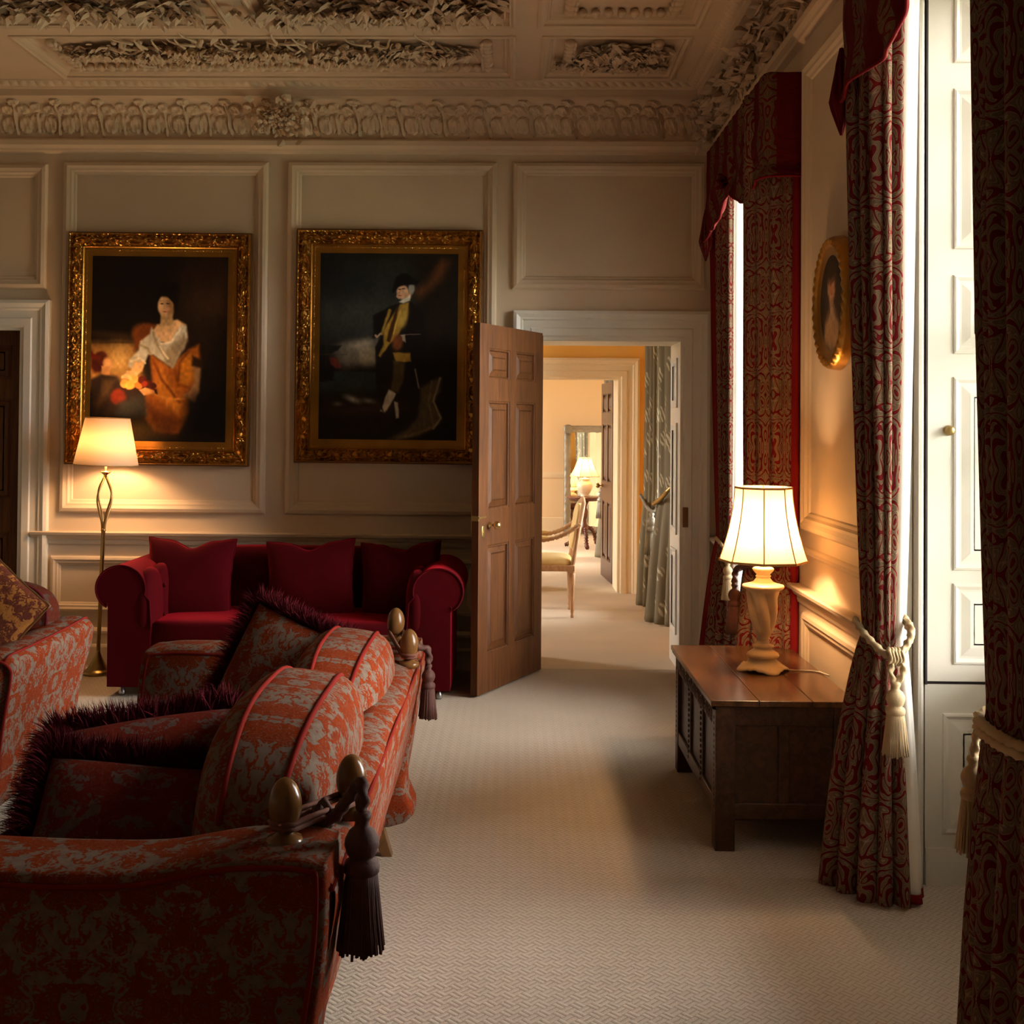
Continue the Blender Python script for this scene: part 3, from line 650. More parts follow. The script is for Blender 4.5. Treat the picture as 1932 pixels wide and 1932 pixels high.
def tassel(parent, c, s=1., mat='rope_cream', name='tassel', skirt=True, n=46):
    """hanging tassel whose top is at c"""
    f = MB(); c = Vector(c)
    f.lathe([(r*s, z*s) for r, z in ((.006,0),(.015,-.004),(.017,-.012),(.012,-.022),(.013,-.028),(.023,-.036),(.030,-.050),(.031,-.060),(.026,-.076),(.020,-.084),(.029,-.089),(.032,-.098),(.031,-.108),(.025,-.114))], c, 28)
    h = f.build(name, M[mat], parent, smooth=True)
    g = MB()
    for ring, R0, R1 in ((0, .026, .040), (1, .018, .028), (2, .010, .015)):
        for i in range(n):
            a = 2*PI*i/n+ring; r0, r1 = R0*s, R1*s*rnd.uniform(.92, 1.08); dz = rnd.uniform(-.006, .006)*s
            pts = [(c.x+lerp(r0, r1, k)*math.cos(a+.04*k), c.y+lerp(r0, r1, k)*math.sin(a+.04*k), c.z-(.108+.135*k)*s+dz*k) for k in (0, .2, .6, 1)]
            g.tube(pts, .0026*s, 5)
    g.build('fringe', M[mat], h, smooth=True)
    return h
def rope(mb, pts, r=.011, n=10): 
    pts2 = []
    for i in range(len(pts)-1):
        for j in range(12): pts2.append(path_eval(pts, (i+j/12)/(len(pts)-1)))
    pts2.append(Vector(pts[-1])); return mb.tube(pts2, r, n, twist=(.30, 2, 170))
def v3(*a): return Vector(a)

# first window, far curtain
R_ = ('curtain', 'cream tassels on the curtains')
c1 = thing('curtain', 'tied back scroll curtain with ivory lining, right of the oval portrait', 'curtain', (1.2, 4.05, 0), group='window curtains')
off = lambda o: setattr(o, 'location', o.location-o.parent.location) or o
def kid(o): o.location = Vector(o.location)-o.parent.location; return o
tops = [(1.165, 4.12), (1.19, 4.00), (1.235, 3.90), (1.295, 3.92)]
ties = [(1.215, 4.06), (1.22, 3.97), (1.255, 3.93), (1.285, 3.96)]
bots = [(1.085, 4.16), (1.14, 4.03), (1.235, 3.93), (1.33, 3.92)]
kid(hang('drape', M['scroll'], c1, tops, ties, bots, 3.2, .90, folds=5.2, amp=(.018, .008, .022), width=1.3, nu=150, nv=80))
kid(hang('lining', M['lining'], c1, [(1.297, 3.93), (1.345, 3.96), (1.39, 4.02)], [(1.285, 3.965), (1.315, 3.97), (1.345, 4.02)], [(1.335, 3.925), (1.375, 3.955), (1.40, 4.02)], 3.2, .90, folds=2, amp=(.006, .004, .008), nu=50, zb=.03))
kid(hang('hem_band', M['red_cloth'], c1, [(1.335, 3.925), (1.375, 3.955), (1.40, 4.02)], [(1.333, 3.922), (1.373, 3.952), (1.40, 4.02)], [(1.337, 3.922), (1.378, 3.950), (1.404, 4.02)], .045, .04, folds=2, amp=(.008, .008, .008), nu=50, nv=4))
tb = thing('curtain_tieback', 'cream twisted rope tie-back with a tassel on the scroll curtain nearest the oval portrait', 'tie-back', (1.26, 3.88, .86), group='rope tie-backs')
f = MB(); rope(f, [v3(1.175, 4.02, .945), v3(1.185, 3.95, .91), v3(1.225, 3.875, .86), v3(1.258, 3.85, .845)]); rope(f, [v3(1.262, 3.85, .845), v3(1.30, 3.885, .875), v3(1.335, 3.93, .91), v3(1.336, 4.0, .945), v3(1.34, 4.1, .95)])
rope(f, [v3(1.262, 3.84, .86), v3(1.305, 3.87, .885), v3(1.335, 3.92, .93), v3(1.335, 4.0, .96)], .009)
kid(f.build('rope', M['rope_cream'], tb, smooth=True))
f = MB()
for i in range(5): rope(f, [v3(1.238+i*.010, 3.862-.004*(i%2), .875), v3(1.238+i*.010, 3.838, .865), v3(1.238+i*.010, 3.836, .84), v3(1.239+i*.010, 3.85, .826)], .0065)
rope(f, [v3(1.243, 3.842, .83), v3(1.240, 3.838, .80), v3(1.252, 3.838, .765)], .009); rope(f, [v3(1.277, 3.842, .835), v3(1.28, 3.838, .80), v3(1.258, 3.838, .765)], .009)
kid(f.build('knot', M['rope_cream'], tb, smooth=True)); kid(tassel(tb, (1.255, 3.838, .775), .98))
for ch in tb.children:
    for g_ in ch.children: pass

# first window, near curtain, at the right edge of the picture
c0 = thing('curtain', 'dark red and beige scroll curtain at the right edge, tied with rope', 'curtain', (1.2, 2.8, 0), group='window curtains')
kid(hang('drape', M['scroll'], c0, [(1.178, 3.0), (1.155, 2.88), (1.17, 2.72), (1.25, 2.55)], [(1.205, 2.96), (1.185, 2.88), (1.19, 2.76), (1.25, 2.62)], [(1.145, 2.98), (1.115, 2.86), (1.12, 2.68), (1.2, 2.45)], 3.2, .90, folds=6, amp=(.014, .007, .016), width=1.3, nu=150, nv=80, ph=.6))
kid(hang('lining', M['lining'], c0, [(1.19, 3.0), (1.26, 2.96), (1.33, 2.85)], [(1.21, 2.96), (1.26, 2.93), (1.33, 2.83)], [(1.16, 2.98), (1.24, 2.96), (1.33, 2.85)], 3.2, .90, folds=2, amp=(.006, .004, .008), nu=40))
tb0 = thing('curtain_tieback', 'cream twisted rope tie-back with a tassel on the dark curtain at the right edge', 'tie-back', (1.2, 2.88, .86), group='rope tie-backs')
f = MB(); rope(f, [v3(1.335, 2.93, .92), v3(1.21, 2.985, .885), v3(1.172, 2.95, .875), v3(1.158, 2.85, .872), v3(1.165, 2.70, .875), v3(1.24, 2.58, .88)], .012); rope(f, [v3(1.335, 2.93, .90), v3(1.21, 2.99, .865), v3(1.170, 2.95, .855), v3(1.156, 2.85, .852), v3(1.163, 2.70, .855), v3(1.24, 2.58, .86)], .012)
kid(f.build('rope', M['rope_cream'], tb0, smooth=True)); f = MB(); rope(f, [v3(1.19, 2.985, .87), v3(1.183, 3.0, .80), v3(1.18, 3.0, .76)], .01); kid(f.build('knot', M['rope_cream'], tb0, smooth=True)); kid(tassel(tb0, (1.178, 3.0, .77), 1.0))

# second window
c2 = thing('curtain', 'scroll curtain with a plain red edge hanging behind the table lamp', 'curtain', (1.2, 5.6, 0), group='window curtains')
kid(hang('drape', M['scroll'], c2, [(1.115, 5.72), (1.15, 5.58), (1.22, 5.47), (1.30, 5.44)], [(1.12, 5.66), (1.16, 5.58), (1.23, 5.5), (1.30, 5.46)], [(1.05, 5.74), (1.12, 5.62), (1.22, 5.5), (1.30, 5.45)], 3.2, .93, folds=4, amp=(.010, .008, .02), width=1.0, nu=110))
kid(hang('border', M['red_cloth'], c2, [(1.295, 5.43), (1.32, 5.42), (1.335, 5.46)], [(1.295, 5.45), (1.32, 5.44), (1.335, 5.47)], [(1.295, 5.44), (1.32, 5.44), (1.335, 5.46)], 3.2, .93, folds=1, amp=(.004, .004, .004), nu=24))
c3 = thing('curtain', 'narrow red scroll curtain beside the open doorway casing', 'curtain', (1.24, 6.95, 0), group='window curtains')
kid(hang('drape', M['scroll'], c3, [(1.205, 7.0), (1.235, 6.93), (1.275, 6.88), (1.30, 6.90)], [(1.25, 7.0), (1.26, 6.95), (1.285, 6.90), (1.30, 6.92)], [(1.14, 7.06), (1.20, 6.95), (1.27, 6.88), (1.33, 6.90)], 3.2, .93, folds=4, amp=(.010, .007, .016), width=.9, nu=110, ph=1))
kid(hang('border', M['red_cloth'], c3, [(1.175, 7.06), (1.205, 7.01)], [(1.235, 7.06), (1.255, 7.0)], [(1.115, 7.12), (1.145, 7.06)], 3.2, .93, folds=1, amp=(.003, .003, .003), nu=12))
kid(hang('lining', M['lining'], c3, [(1.305, 6.90), (1.34, 6.93), (1.39, 6.97)], [(1.305, 6.92), (1.335, 6.94), (1.37, 6.98)], [(1.335, 6.91), (1.37, 6.93), (1.40, 6.98)], 3.2, .93, folds=2, amp=(.006, .004, .006), nu=30))
tb3 = thing('curtain_tieback', 'cream rope tie-back with a tassel left of the lit table lamp shade', 'tie-back', (1.25, 6.87, .9), group='rope tie-backs')
f = MB(); rope(f, [v3(1.225, 7.02, .93), v3(1.235, 6.93, .91), v3(1.265, 6.85, .86), v3(1.30, 6.86, .87), v3(1.335, 6.95, .92)], .010); kid(f.build('rope', M['rope_cream'], tb3, smooth=True))
f = MB(); rope(f, [v3(1.262, 6.84, .87), v3(1.262, 6.83, .83), v3(1.262, 6.83, .80)], .013); kid(f.build('knot', M['rope_cream'], tb3, smooth=True)); kid(tassel(tb3, (1.262, 6.83, .81), .9))
tb2 = thing('curtain_tieback', 'beige rope tie-back with a tassel behind the table lamp base', 'tie-back', (1.1, 5.68, .9), group='rope tie-backs')
f = MB(); rope(f, [v3(1.33, 5.5, .96), v3(1.20, 5.47, .95), v3(1.10, 5.60, .93), v3(1.095, 5.70, .90), v3(1.16, 5.74, .93)], .012); kid(f.build('rope', M['rope_brown'], tb2, smooth=True))
f = MB(); rope(f, [v3(1.09, 5.69, .90), v3(1.085, 5.69, .87), v3(1.085, 5.69, .83)], .013); kid(f.build('knot', M['rope_brown'], tb2, smooth=True)); kid(tassel(tb2, (1.085, 5.69, .84), 1.0, 'rope_brown'))

# pelmets: striped cloth over a board, swagged lower edge, folded tails at the ends
def pelmet(label, y0, y1, zt, zb, seed):
    t_ = thing('pelmet', label, 'pelmet', (1.157, (y0+y1)/2, zt), group='curtain pelmets')
    XF = 1.157; path = [(XW-.005, y0), (XF+.02, y0), (XF, y0+.03)]+[(XF, lerp(y0, y1, k/10)) for k in range(1, 10)]+[(XF, y1-.03), (XF+.02, y1), (XW-.005, y1)]
    pts = []; 
    for (a, b) in zip(path, path[1:]):
        n = max(2, int((Vector(b)-Vector(a)).length/.012)); pts += [Vector(a).lerp(Vector(b), i/n) for i in range(n)]
    pts.append(Vector(path[-1])); P, U = [], []; s = 0
    for i, p in enumerate(pts):
        if i: s += (p-pts[i-1]).length
        k = (p.y-y0)/(y1-y0); d1 = .10*math.sin(PI*min(1, max(0, (k)/.5)))**2 if k < .5 else .10*math.sin(PI*(k-.5)/.5)**2
        tail = .02*math.exp(-((k-.02)/.05)**2)+.07*math.exp(-((k-.96)/.06)**2)
        low = zb-.03+.07*math.exp(-((k-.5)/.10)**2)-d1*.5-tail
        tng = (pts[min(i+1, len(pts)-1)]-pts[max(0, i-1)]).normalized(); nrm = Vector((tng.y, -tng.x)); nrm = nrm if nrm.x < 0 or abs(nrm.x) < .01 else -nrm
        if abs(nrm.x) < .5: nrm = Vector((0, -1 if k < .5 else 1))
        row, ru = [], []
        for j in range(41):
            v = j/40; z = lerp(low, zt, v); q = (1-v)
            sw = .030*q**1.2*math.sin(PI*min(1, q*1.15))*abs(math.sin(2*PI*k)) + .014*q*math.sin(z*26+k*9+seed)*(abs(math.sin(2*PI*k))**.5) + .006*math.sin(s*30+seed)*q
            sw += .012*math.exp(-((v-.02)/.05)**2)+.002*math.sin(s*55)
            pin = math.exp(-((k-.5)/.05)**2)*math.exp(-((v-.35)/.2)**2)*-.03
            o_ = nrm*(sw+pin); row.append((p.x+o_.x, p.y+o_.y, z)); ru.append((s, z))
        P.append(row); U.append(ru)
    f = MB(); f.grid(P, uv=U); kid(f.build('swag', M['scroll_stripe'], t_, smooth=True, solid=.006))
    f = MB(); low_e = [Vector(r[0])+Vector((-.006, 0, 0)) for r in P]; f.tube(low_e[::2], .006, 8); kid(f.build('edging', M['red_cloth'], t_, smooth=True))
    f = MB(); f.box(XF+.012, XW-.004, y0+.012, y1-.012, zt-.02, zt-.004); kid(f.build('board', M['red_cloth'], t_))
    f = MB(); 
    for a in range(7): leaf(f, (XF-.015, (y0+y1)/2+.01, zt-.34), (-1, 0, .1), .075, a*.9, .7)
    kid(f.build('rosette', M['scroll_stripe'], t_))
    f = MB(); f.lathe([(.006, .16), (.018, .10), (.028, .03), (.036, -.03), (.030, -.06), (.016, -.11), (.004, -.15)], (XF-.002, y1-.012, zb-.06), 48, mod=lambda r, z, a: r*(1+.22*math.cos(7*a+z*20))); kid(f.build('tail', M['scroll_stripe'], t_, smooth=True))
    return t_
pelmet('red and brown striped swag pelmet over the far window, beside the doorway wall', 5.38, 7.02, 3.235, 2.80, 0)
pelmet('red and brown striped swag pelmet cut off by the top edge over the near window', 2.5, 4.14, 3.235, 2.84, 2)

# sage green curtains of the middle room
sg = thing('curtain', 'sage curtain with pale leaf sprigs in the middle room, nearest the doorway', 'curtain', (1.25, 9.3, 0), group='sage curtains beyond the doorway')
kid(hang('drape', M['sage'], sg, [(1.19, 9.55), (1.22, 9.42), (1.28, 9.25), (1.42, 9.15)], [(1.19, 9.52), (1.23, 9.42), (1.29, 9.28), (1.42, 9.2)], [(1.08, 9.58), (1.15, 9.42), (1.24, 9.28), (1.40, 9.2)], 3.0, .98, folds=4, amp=(.014, .008, .022), width=1.0, nu=110))
tbs = thing('curtain_tieback', 'bronze rope tie-back crossing the sage curtain', 'tie-back', (1.2, 9.2, 1)); f = MB(); rope(f, [v3(1.43, 9.2, 1.17), v3(1.27, 9.22, 1.12), v3(1.195, 9.35, 1.02), v3(1.16, 9.55, .96)], .016); kid(f.build('rope', M['brass'], tbs, smooth=True))
sf = thing('curtain', 'pale sage curtain with a silver tassel lit by the window in the middle room', 'curtain', (1.28, 10.15, 0), group='sage curtains beyond the doorway')
kid(hang('drape', M['sage'], sf, [(1.185, 10.42), (1.215, 10.32), (1.25, 10.24), (1.275, 10.2)], [(1.165, 10.40), (1.20, 10.32), (1.24, 10.26), (1.27, 10.2)], [(1.10, 10.42), (1.16, 10.30), (1.21, 10.22), (1.27, 10.15)], 3.0, .92, folds=4, amp=(.012, .010, .02), width=.9, nu=100))
kid(hang('lining', M['lining'], sf, [(1.275, 10.2), (1.35, 10.25)], [(1.27, 10.2), (1.35, 10.25)], [(1.27, 10.15), (1.35, 10.22)], 3.0, .92, folds=1, amp=(.006,)*3, nu=20))
tbf = thing('curtain_tieback', 'silver tassel and rope on the pale sage curtain in the middle room', 'tie-back', (1.25, 10.1, .9)); f = MB(); rope(f, [v3(1.15, 10.42, .98), v3(1.19, 10.22, .88), v3(1.24, 10.15, .86), v3(1.38, 10.2, .95)], .014); kid(f.build('rope', M['silver'], tbf, smooth=True)); kid(tassel(tbf, (1.215, 10.14, .85), 1.5, 'silver'))
s3 = thing('curtain', 'grey green curtain in the end room beside the dark open door', 'curtain', (1.15, 14.0, 0))
kid(hang('drape', M['sage'], s3, [(1.10, 14.1), (1.16, 13.9), (1.25, 13.7), (1.35, 13.6)], [(1.13, 14.1), (1.18, 13.95), (1.25, 13.8), (1.35, 13.7)], [(1.0, 14.2), (1.1, 13.9), (1.2, 13.7), (1.35, 13.6)], 2.95, .9, folds=5, amp=(.02, .01, .025), width=1.1, nu=90))
tb5 = thing('curtain_tieback', 'silver tassel on the curtain in the end room', 'tie-back', (1.08, 13.95, .9)); f = MB(); rope(f, [v3(1.35, 13.7, .95), v3(1.15, 13.8, .92), v3(1.09, 13.95, .88)], .014); kid(f.build('rope', M['silver'], tb5, smooth=True)); kid(tassel(tb5, (1.07, 13.95, .86), 1.5, 'silver'))
# ------------------------------------------------------------------ pictures
def seg_d(X, Y, ax, ay, bx, by):
    dx, dy = bx-ax, by-ay; t = np.clip(((X-ax)*dx+(Y-ay)*dy)/(dx*dx+dy*dy+1e-9), 0, 1)
    return np.hypot(X-ax-t*dx, Y-ay-t*dy)
def paint(shape, ops, bgc, W, H, seed):
    ny, nx = shape; rs = np.random.RandomState(seed)
    X, Y = np.meshgrid(np.linspace(0, W, nx), np.linspace(0, H, ny)); I = np.zeros((ny, nx, 3)); I[:] = np.array(bgc)/255.
    def nz(k):
        g = rs.rand(k+2, k+2); a = np.linspace(0, k, ny); b = np.linspace(0, k, nx); i = a.astype(int); j = b.astype(int); u = (a-i)[:, None]; v = (b-j)[None]
        u = u*u*(3-2*u); v = v*v*(3-2*v)
        return (g[i][:, j]*(1-u)+g[i+1][:, j]*u)*(1-v)+(g[i][:, j+1]*(1-u)+g[i+1][:, j+1]*u)*v
    wob = (nz(26)-.5)*5; wob2 = (nz(26)-.5)*5; Xw, Yw = X+wob, Y+wob2
    for op in ops:
        c = np.array(op[-2])/255.; soft = op[-1]*1.25
        if op[0] == 'e':
            _, cx, cy, rx, ry, rot = op[:6]; a = math.radians(rot); dx, dy = Xw-cx, Yw-cy
            u = (dx*math.cos(a)+dy*math.sin(a))/rx; v = (-dx*math.sin(a)+dy*math.cos(a))/ry
            d = (np.sqrt(u*u+v*v)-1)*min(rx, ry)
        elif op[0] == 'l':
            pts, wd = op[1], op[2]; d = np.min([seg_d(Xw, Yw, *p, *q) for p, q in zip(pts, pts[1:])], 0)-wd
        else:
            pts = op[1]; n = len(pts); d = np.full(X.shape, 1e9); ins = np.zeros(X.shape, bool)
            for i in range(n):
                (ax, ay), (bx, by) = pts[i], pts[(i+1) % n]; d = np.minimum(d, seg_d(Xw, Yw, ax, ay, bx, by))
                c1 = ((ay > Yw) != (by > Yw)); ins ^= c1 & (Xw < (bx-ax)*(Yw-ay)/(by-ay+1e-9)+ax)
            d = np.where(ins, -d, d)
        a = np.clip(.5-d/(2*soft), 0, 1)[..., None]; a = a*a*(3-2*a)
        I = I*(1-a)+c*a
    I *= (.90+.2*nz(60))[..., None]*(.9+.2*nz(14))[..., None]
    return np.clip(I, 0, 1)**2.2
def canvas(name, I, w_, h_, parent):
    ny, nx = I.shape[:2]; xs_ = np.linspace(-w_/2, w_/2, nx); zs = np.linspace(h_/2, -h_/2, ny)
    me = bpy.data.meshes.new(name); X, Z = np.meshgrid(xs_, zs); v = np.stack([X, np.zeros_like(X), Z], -1).reshape(-1, 3)
    i = np.arange(ny-1)[:, None]*nx+np.arange(nx-1)[None]; q = np.stack([i, i+nx, i+nx+1, i+1], -1).reshape(-1, 4)
    me.vertices.add(len(v)); me.vertices.foreach_set('co', v.astype('f').ravel()); me.loops.add(q.size); me.loops.foreach_set('vertex_index', q.astype('i').ravel())
    me.polygons.add(len(q)); me.polygons.foreach_set('loop_start', np.arange(0, q.size, 4, dtype='i')); me.update(); me.validate()
    at_ = me.color_attributes.new('pigment', 'FLOAT_COLOR', 'POINT'); c = np.concatenate([I.reshape(-1, 3), np.ones((ny*nx, 1))], 1); at_.data.foreach_set('color', c.astype('f').ravel())
    m, t, b = nodes(name+'_oil'); a = N(t, 'ShaderNodeAttribute', attribute_name='pigment'); L(t, a.outputs['Color'], b.inputs['Base Color']); b.inputs['Roughness'].default_value = .5
    b.inputs['Specular IOR Level'].default_value = .25; tc = N(t, 'ShaderNodeTexCoord'); bump(t, b, noise(t, tc.outputs['Object'], 90, 3), .15, .002); me.materials.append(m)
    o = bpy.data.objects.new(name, me); C.objects.link(o); o.parent = parent; return o
def orn_frame(mb, w_, h_, wd, prof, orn, ds=.006, nt=34):
    """carved frame; outer size w_ x h_, band width wd; prof(t)->height, orn(s, t)->relief"""
    for k, (a, b) in enumerate(((w_, h_), (h_, w_), (w_, h_), (h_, w_))):
        n = int(a/ds); P = []
        for i in range(n+1):
            row = []
            for j in range(nt+1):
                t = j/nt; d = t*wd; x = lerp(-a/2+d, a/2-d, i/n); z = b/2-d; hgt = prof(t)+orn(x, t)
                if k == 0: q = (x, -hgt, z)
                elif k == 1: q = (z, -hgt, -x)
                elif k == 2: q = (-x, -hgt, -z)
                else: q = (-z, -hgt, x)
                row.append(q)
            P.append(row)
        mb.grid(P)
def pprof(t): return float(np.interp(t, [0, .02, .06, .10, .14, .30, .48, .54, .57, .61, .63, .67, .70, .76, .79, .82, .85, .91, .93, 1], [0, .05, .060, .052, .040, .056, .042, .024, .040, .040, .026, .022, .028, .028, .012, .020, .020, .016, .020, .004]))
def porn(s, t):
    r = 0
    if .14 < t < .54:
        u = s/.115; i = math.floor(u); a = (u-i)-.5; b = (t-.34)/.20; sg = 1 if i % 2 else -1
        ang = math.atan2(b, a*1.5); rad = math.hypot(a*1.5, b)
        r = .020*max(0, math.sin(rad*9-ang*sg*1.0))*max(0, 1-rad*.75)**.3 if rad < 1.3 else 0
        r += .014*math.exp(-(rad/.22)**2)+.010*max(0, math.sin(a*22+b*5*sg))*(abs(b) > .55)
    elif .03 < t < .12: r = .005*abs(math.sin(s*PI/.014))
    elif .69 < t < .77: r = .004*abs(math.sin(s*PI/.011))
    elif .83 < t < .92: r = .003*abs(math.sin(s*PI/.02))
    return r
def picture(label, TL, TR, BL, BR, wd, I, group=None, tilt=.0):
    pts = [at(p[0], p[1], YW-.06) for p in (TL, TR, BL, BR)]; w_ = ((pts[1]-pts[0]).length+(pts[3]-pts[2]).length)/2; h_ = ((pts[0]-pts[2]).length+(pts[1]-pts[3]).length)/2
    c = (pts[0]+pts[1]+pts[2]+pts[3])/4
    t_ = thing('framed_painting', label, 'painting', (c.x, YW-.012, c.z), group=group)
    f = MB(); orn_frame(f, w_, h_, wd, pprof, porn); f.box(-w_/2+.002, w_/2-.002, -.03, -.004, -h_/2+.002, h_/2-.002); fr_ = f.build('gilt_frame', M['gold'], t_, smooth=False)
    f = MB(); frame(f, -w_/2-.004, w_/2+.004, -h_/2-.004, h_/2+.004, [(.012, 0), (0, 0), (0, .045), (.012, .047)], lambda a, b, h: (a, -h, b)); f.build('outer_edge', M['gold_dark'], t_)
    cv = canvas('canvas', I, w_-2*wd+.01, h_-2*wd+.01, t_); cv.location = (0, -.032, 0)
    th = math.atan2(pts[0].x-pts[2].x, pts[0].z-pts[2].z)*.5; t_.rotation_euler = (0, th*.6, 0); return t_
def tf(ops, TL, TR, BL, BR):           # picture coordinates of the shapes -> 0..1000 canvas
    def q(p):
        v = (p[1]-(TL[1]+TR[1])/2)/((BL[1]+BR[1])/2-(TL[1]+TR[1])/2); l = TL[0]+(BL[0]-TL[0])*v; r = TR[0]+(BR[0]-TR[0])*v
        return ((p[0]-l)/(r-l)*730, v*1000)
    s = 730/(TR[0]-TL[0]); out = []
    for o in ops:
        if o[0] == 'e': c = q((o[1], o[2])); out.append(('e', *c, o[3]*s, o[4]*s, o[5], o[6], o[7]*s))
        elif o[0] == 'l': out.append(('l', [q(p) for p in o[1]], o[2]*s, o[3], o[4]*s))
        else: out.append(('p', [q(p) for p in o[1]], o[2], o[3]*s))
    return out
sk, sk2, wh, og = (224, 176, 124), (180, 130, 84), (200, 188, 162), (196, 108, 28)
A = [('p', [(560,218),(1425,218),(1425,700),(560,700)], (24,16,11), 60), ('e',1310,480,150,190,20,(62,40,24),160), ('e',1250,330,80,60,0,(48,28,20),80),
 ('p', [(560,757),(850,757),(900,1000),(780,1040),(560,1040)], (150,104,50), 30), ('e',755,850,60,75,0,(205,160,92),60), ('l',[(560,753),(850,753)],5,(70,48,24),8), ('e',700,710,120,18,5,(60,40,24),20),
 ('e',895,700,66,66,-30,(128,68,28),18), ('p',[(850,690),(905,640),(980,640),(900,780),(840,800)],(110,56,22),14),
 ('p',[(1130,640),(1220,690),(1270,830),(1260,960),(1200,1100),(1120,1100),(1150,800)],(38,22,16),20),
 ('p',[(940,820),(1060,900),(1170,800),(1240,760),(1250,860),(1220,1010),(1180,1050),(1180,1180),(1110,1310),(960,1300),(890,1200),(890,1100),(950,1020)],(168,92,30),14),
 ('p',[(1000,900),(1130,1130),(1110,1200),(960,1060)],(212,128,42),22), ('e',1160,930,50,95,10,(216,128,36),18), ('l',[(1090,900),(1110,1010),(1200,1040)],10,(140,72,22),10), ('l',[(960,860),(1010,980),(1120,1120)],7,(120,58,18),10), ('l',[(1180,800),(1120,880),(1110,980)],7,(128,66,20),9), ('p',[(900,1110),(1000,1190),(1150,1230),(1090,1320),(960,1310)],(110,56,22),30), ('l',[(950,1060),(1050,1100),(1150,1100)],6,(224,146,60),8),
 ('p',[(985,640),(1110,608),(1165,640),(1150,700),(1060,760),(1000,748),(950,690)],sk,8),
 ('p',[(1008,570),(1080,575),(1090,640),(1000,650)],(200,158,105),8),
 ('p',[(950,660),(975,700),(1010,755),(1060,750),(1130,640),(1168,650),(1172,720),(1150,780),(1080,905),(1020,870),(960,830),(930,830),(900,900),(860,950),(805,900),(812,860),(870,800),(880,745),(940,700)],wh,8),
 ('p',[(1030,800),(1150,700),(1170,740),(1080,905),(1030,880)],(150,132,104),16), ('l',[(960,690),(985,770),(1030,830)],6,(150,125,90),8), ('l',[(880,770),(930,790),(940,820)],6,(150,130,95),8), ('l',[(1010,760),(1070,750),(1140,650)],5,(235,218,185),6), ('l',[(1000,780),(1050,850)],5,(232,215,180),7),('l',[(820,870),(880,850),(910,880)],5,(236,214,170),6),
 ('p',[(840,870),(905,870),(890,930),(850,960),(800,985),(770,975),(820,930)],(226,172,110),8),
 ('e',1035,525,46,66,2,sk,7), ('e',1052,560,34,34,0,sk,10), ('e',1066,520,18,50,0,(165,120,75),14), ('e',1054,428,66,42,-6,(16,11,9),9), ('p',[(985,470),(1010,440),(1100,440),(1120,480),(1105,545),(1085,500),(1050,462),(1010,462),(990,500)],(18,12,9),6), ('e',1065,400,52,26,0,(14,10,8),10),
 ('e',1016,511,8,3.5,0,(52,32,22),3), ('e',1053,509,9,3.5,0,(52,32,22),3), ('l',[(1006,497),(1026,494)],1,(150,110,75),3), ('l',[(1042,493),(1064,496)],1,(150,110,75),3), ('l',[(1032,515),(1029,540),(1037,543)],1.5,(196,146,98),4), ('e',1034,560,11,4,0,(160,60,42),4), ('e',1050,545,12,12,0,(226,160,120),14),
 ('p',[(1205,880),(1255,900),(1240,1060),(1205,1120),(1150,1080),(1185,1040),(1210,1000)],sk2,10), ('l',[(1155,1080),(1200,1060),(1210,1110)],10,(176,124,76),6), ('p',[(1200,830),(1262,860),(1262,910),(1200,890)],(50,30,18),10),
 ('p',[(568,985),(640,950),(730,965),(790,1040),(900,1060),(900,1230),(800,1360),(560,1360)],(38,26,20),14), ('e',620,880,44,64,10,(64,22,13),10), ('e',640,850,36,36,0,(80,34,16),10), ('e',676,890,26,42,-8,(196,140,85),7), ('p',[(640,900),(690,905),(690,955),(640,950)],(176,120,70),6), ('p',[(572,800),(590,825),(640,850),(600,870),(570,850)],(90,26,14),8), ('p',[(695,890),(712,905),(694,918)],(196,140,85),4),
 ('e',740,1090,48,50,20,(104,34,16),12), ('p',[(650,985),(735,980),(690,1060),(640,1130),(600,1200)],(70,50,30),18), ('p',[(740,1130),(900,1080),(920,1210),(800,1225),(720,1200)],(48,48,44),20),
 ('p',[(760,1030),(980,1040),(985,1070),(880,1060),(780,1050)],(46,22,12),6), ('p',[(868,1045),(910,1030),(965,1050),(970,1068),(900,1080)],(200,142,84),5),
 ('e',780,1010,28,26,0,(226,150,66),5), ('e',815,1020,30,26,0,(232,158,66),5), ('e',835,980,28,28,0,(236,166,80),5), ('e',870,1018,24,22,0,(206,112,44),5), ('e',890,985,26,24,0,(84,28,14),5), ('e',922,1008,24,22,0,(74,24,13),5), ('e',955,1020,22,20,0,(64,22,12),5), ('e',905,1010,20,18,0,(136,46,20),4),
 ('l',[(768,968),(800,950),(815,975)],8,(232,184,120),4), ('l',[(800,940),(830,940),(850,955)],10,(230,178,112),5),
 ('e',870,1300,90,50,0,(66,52,14),50), ('p',[(1180,1100),(1400,1000),(1400,1366),(1150,1366)],(14,10,8),60)]
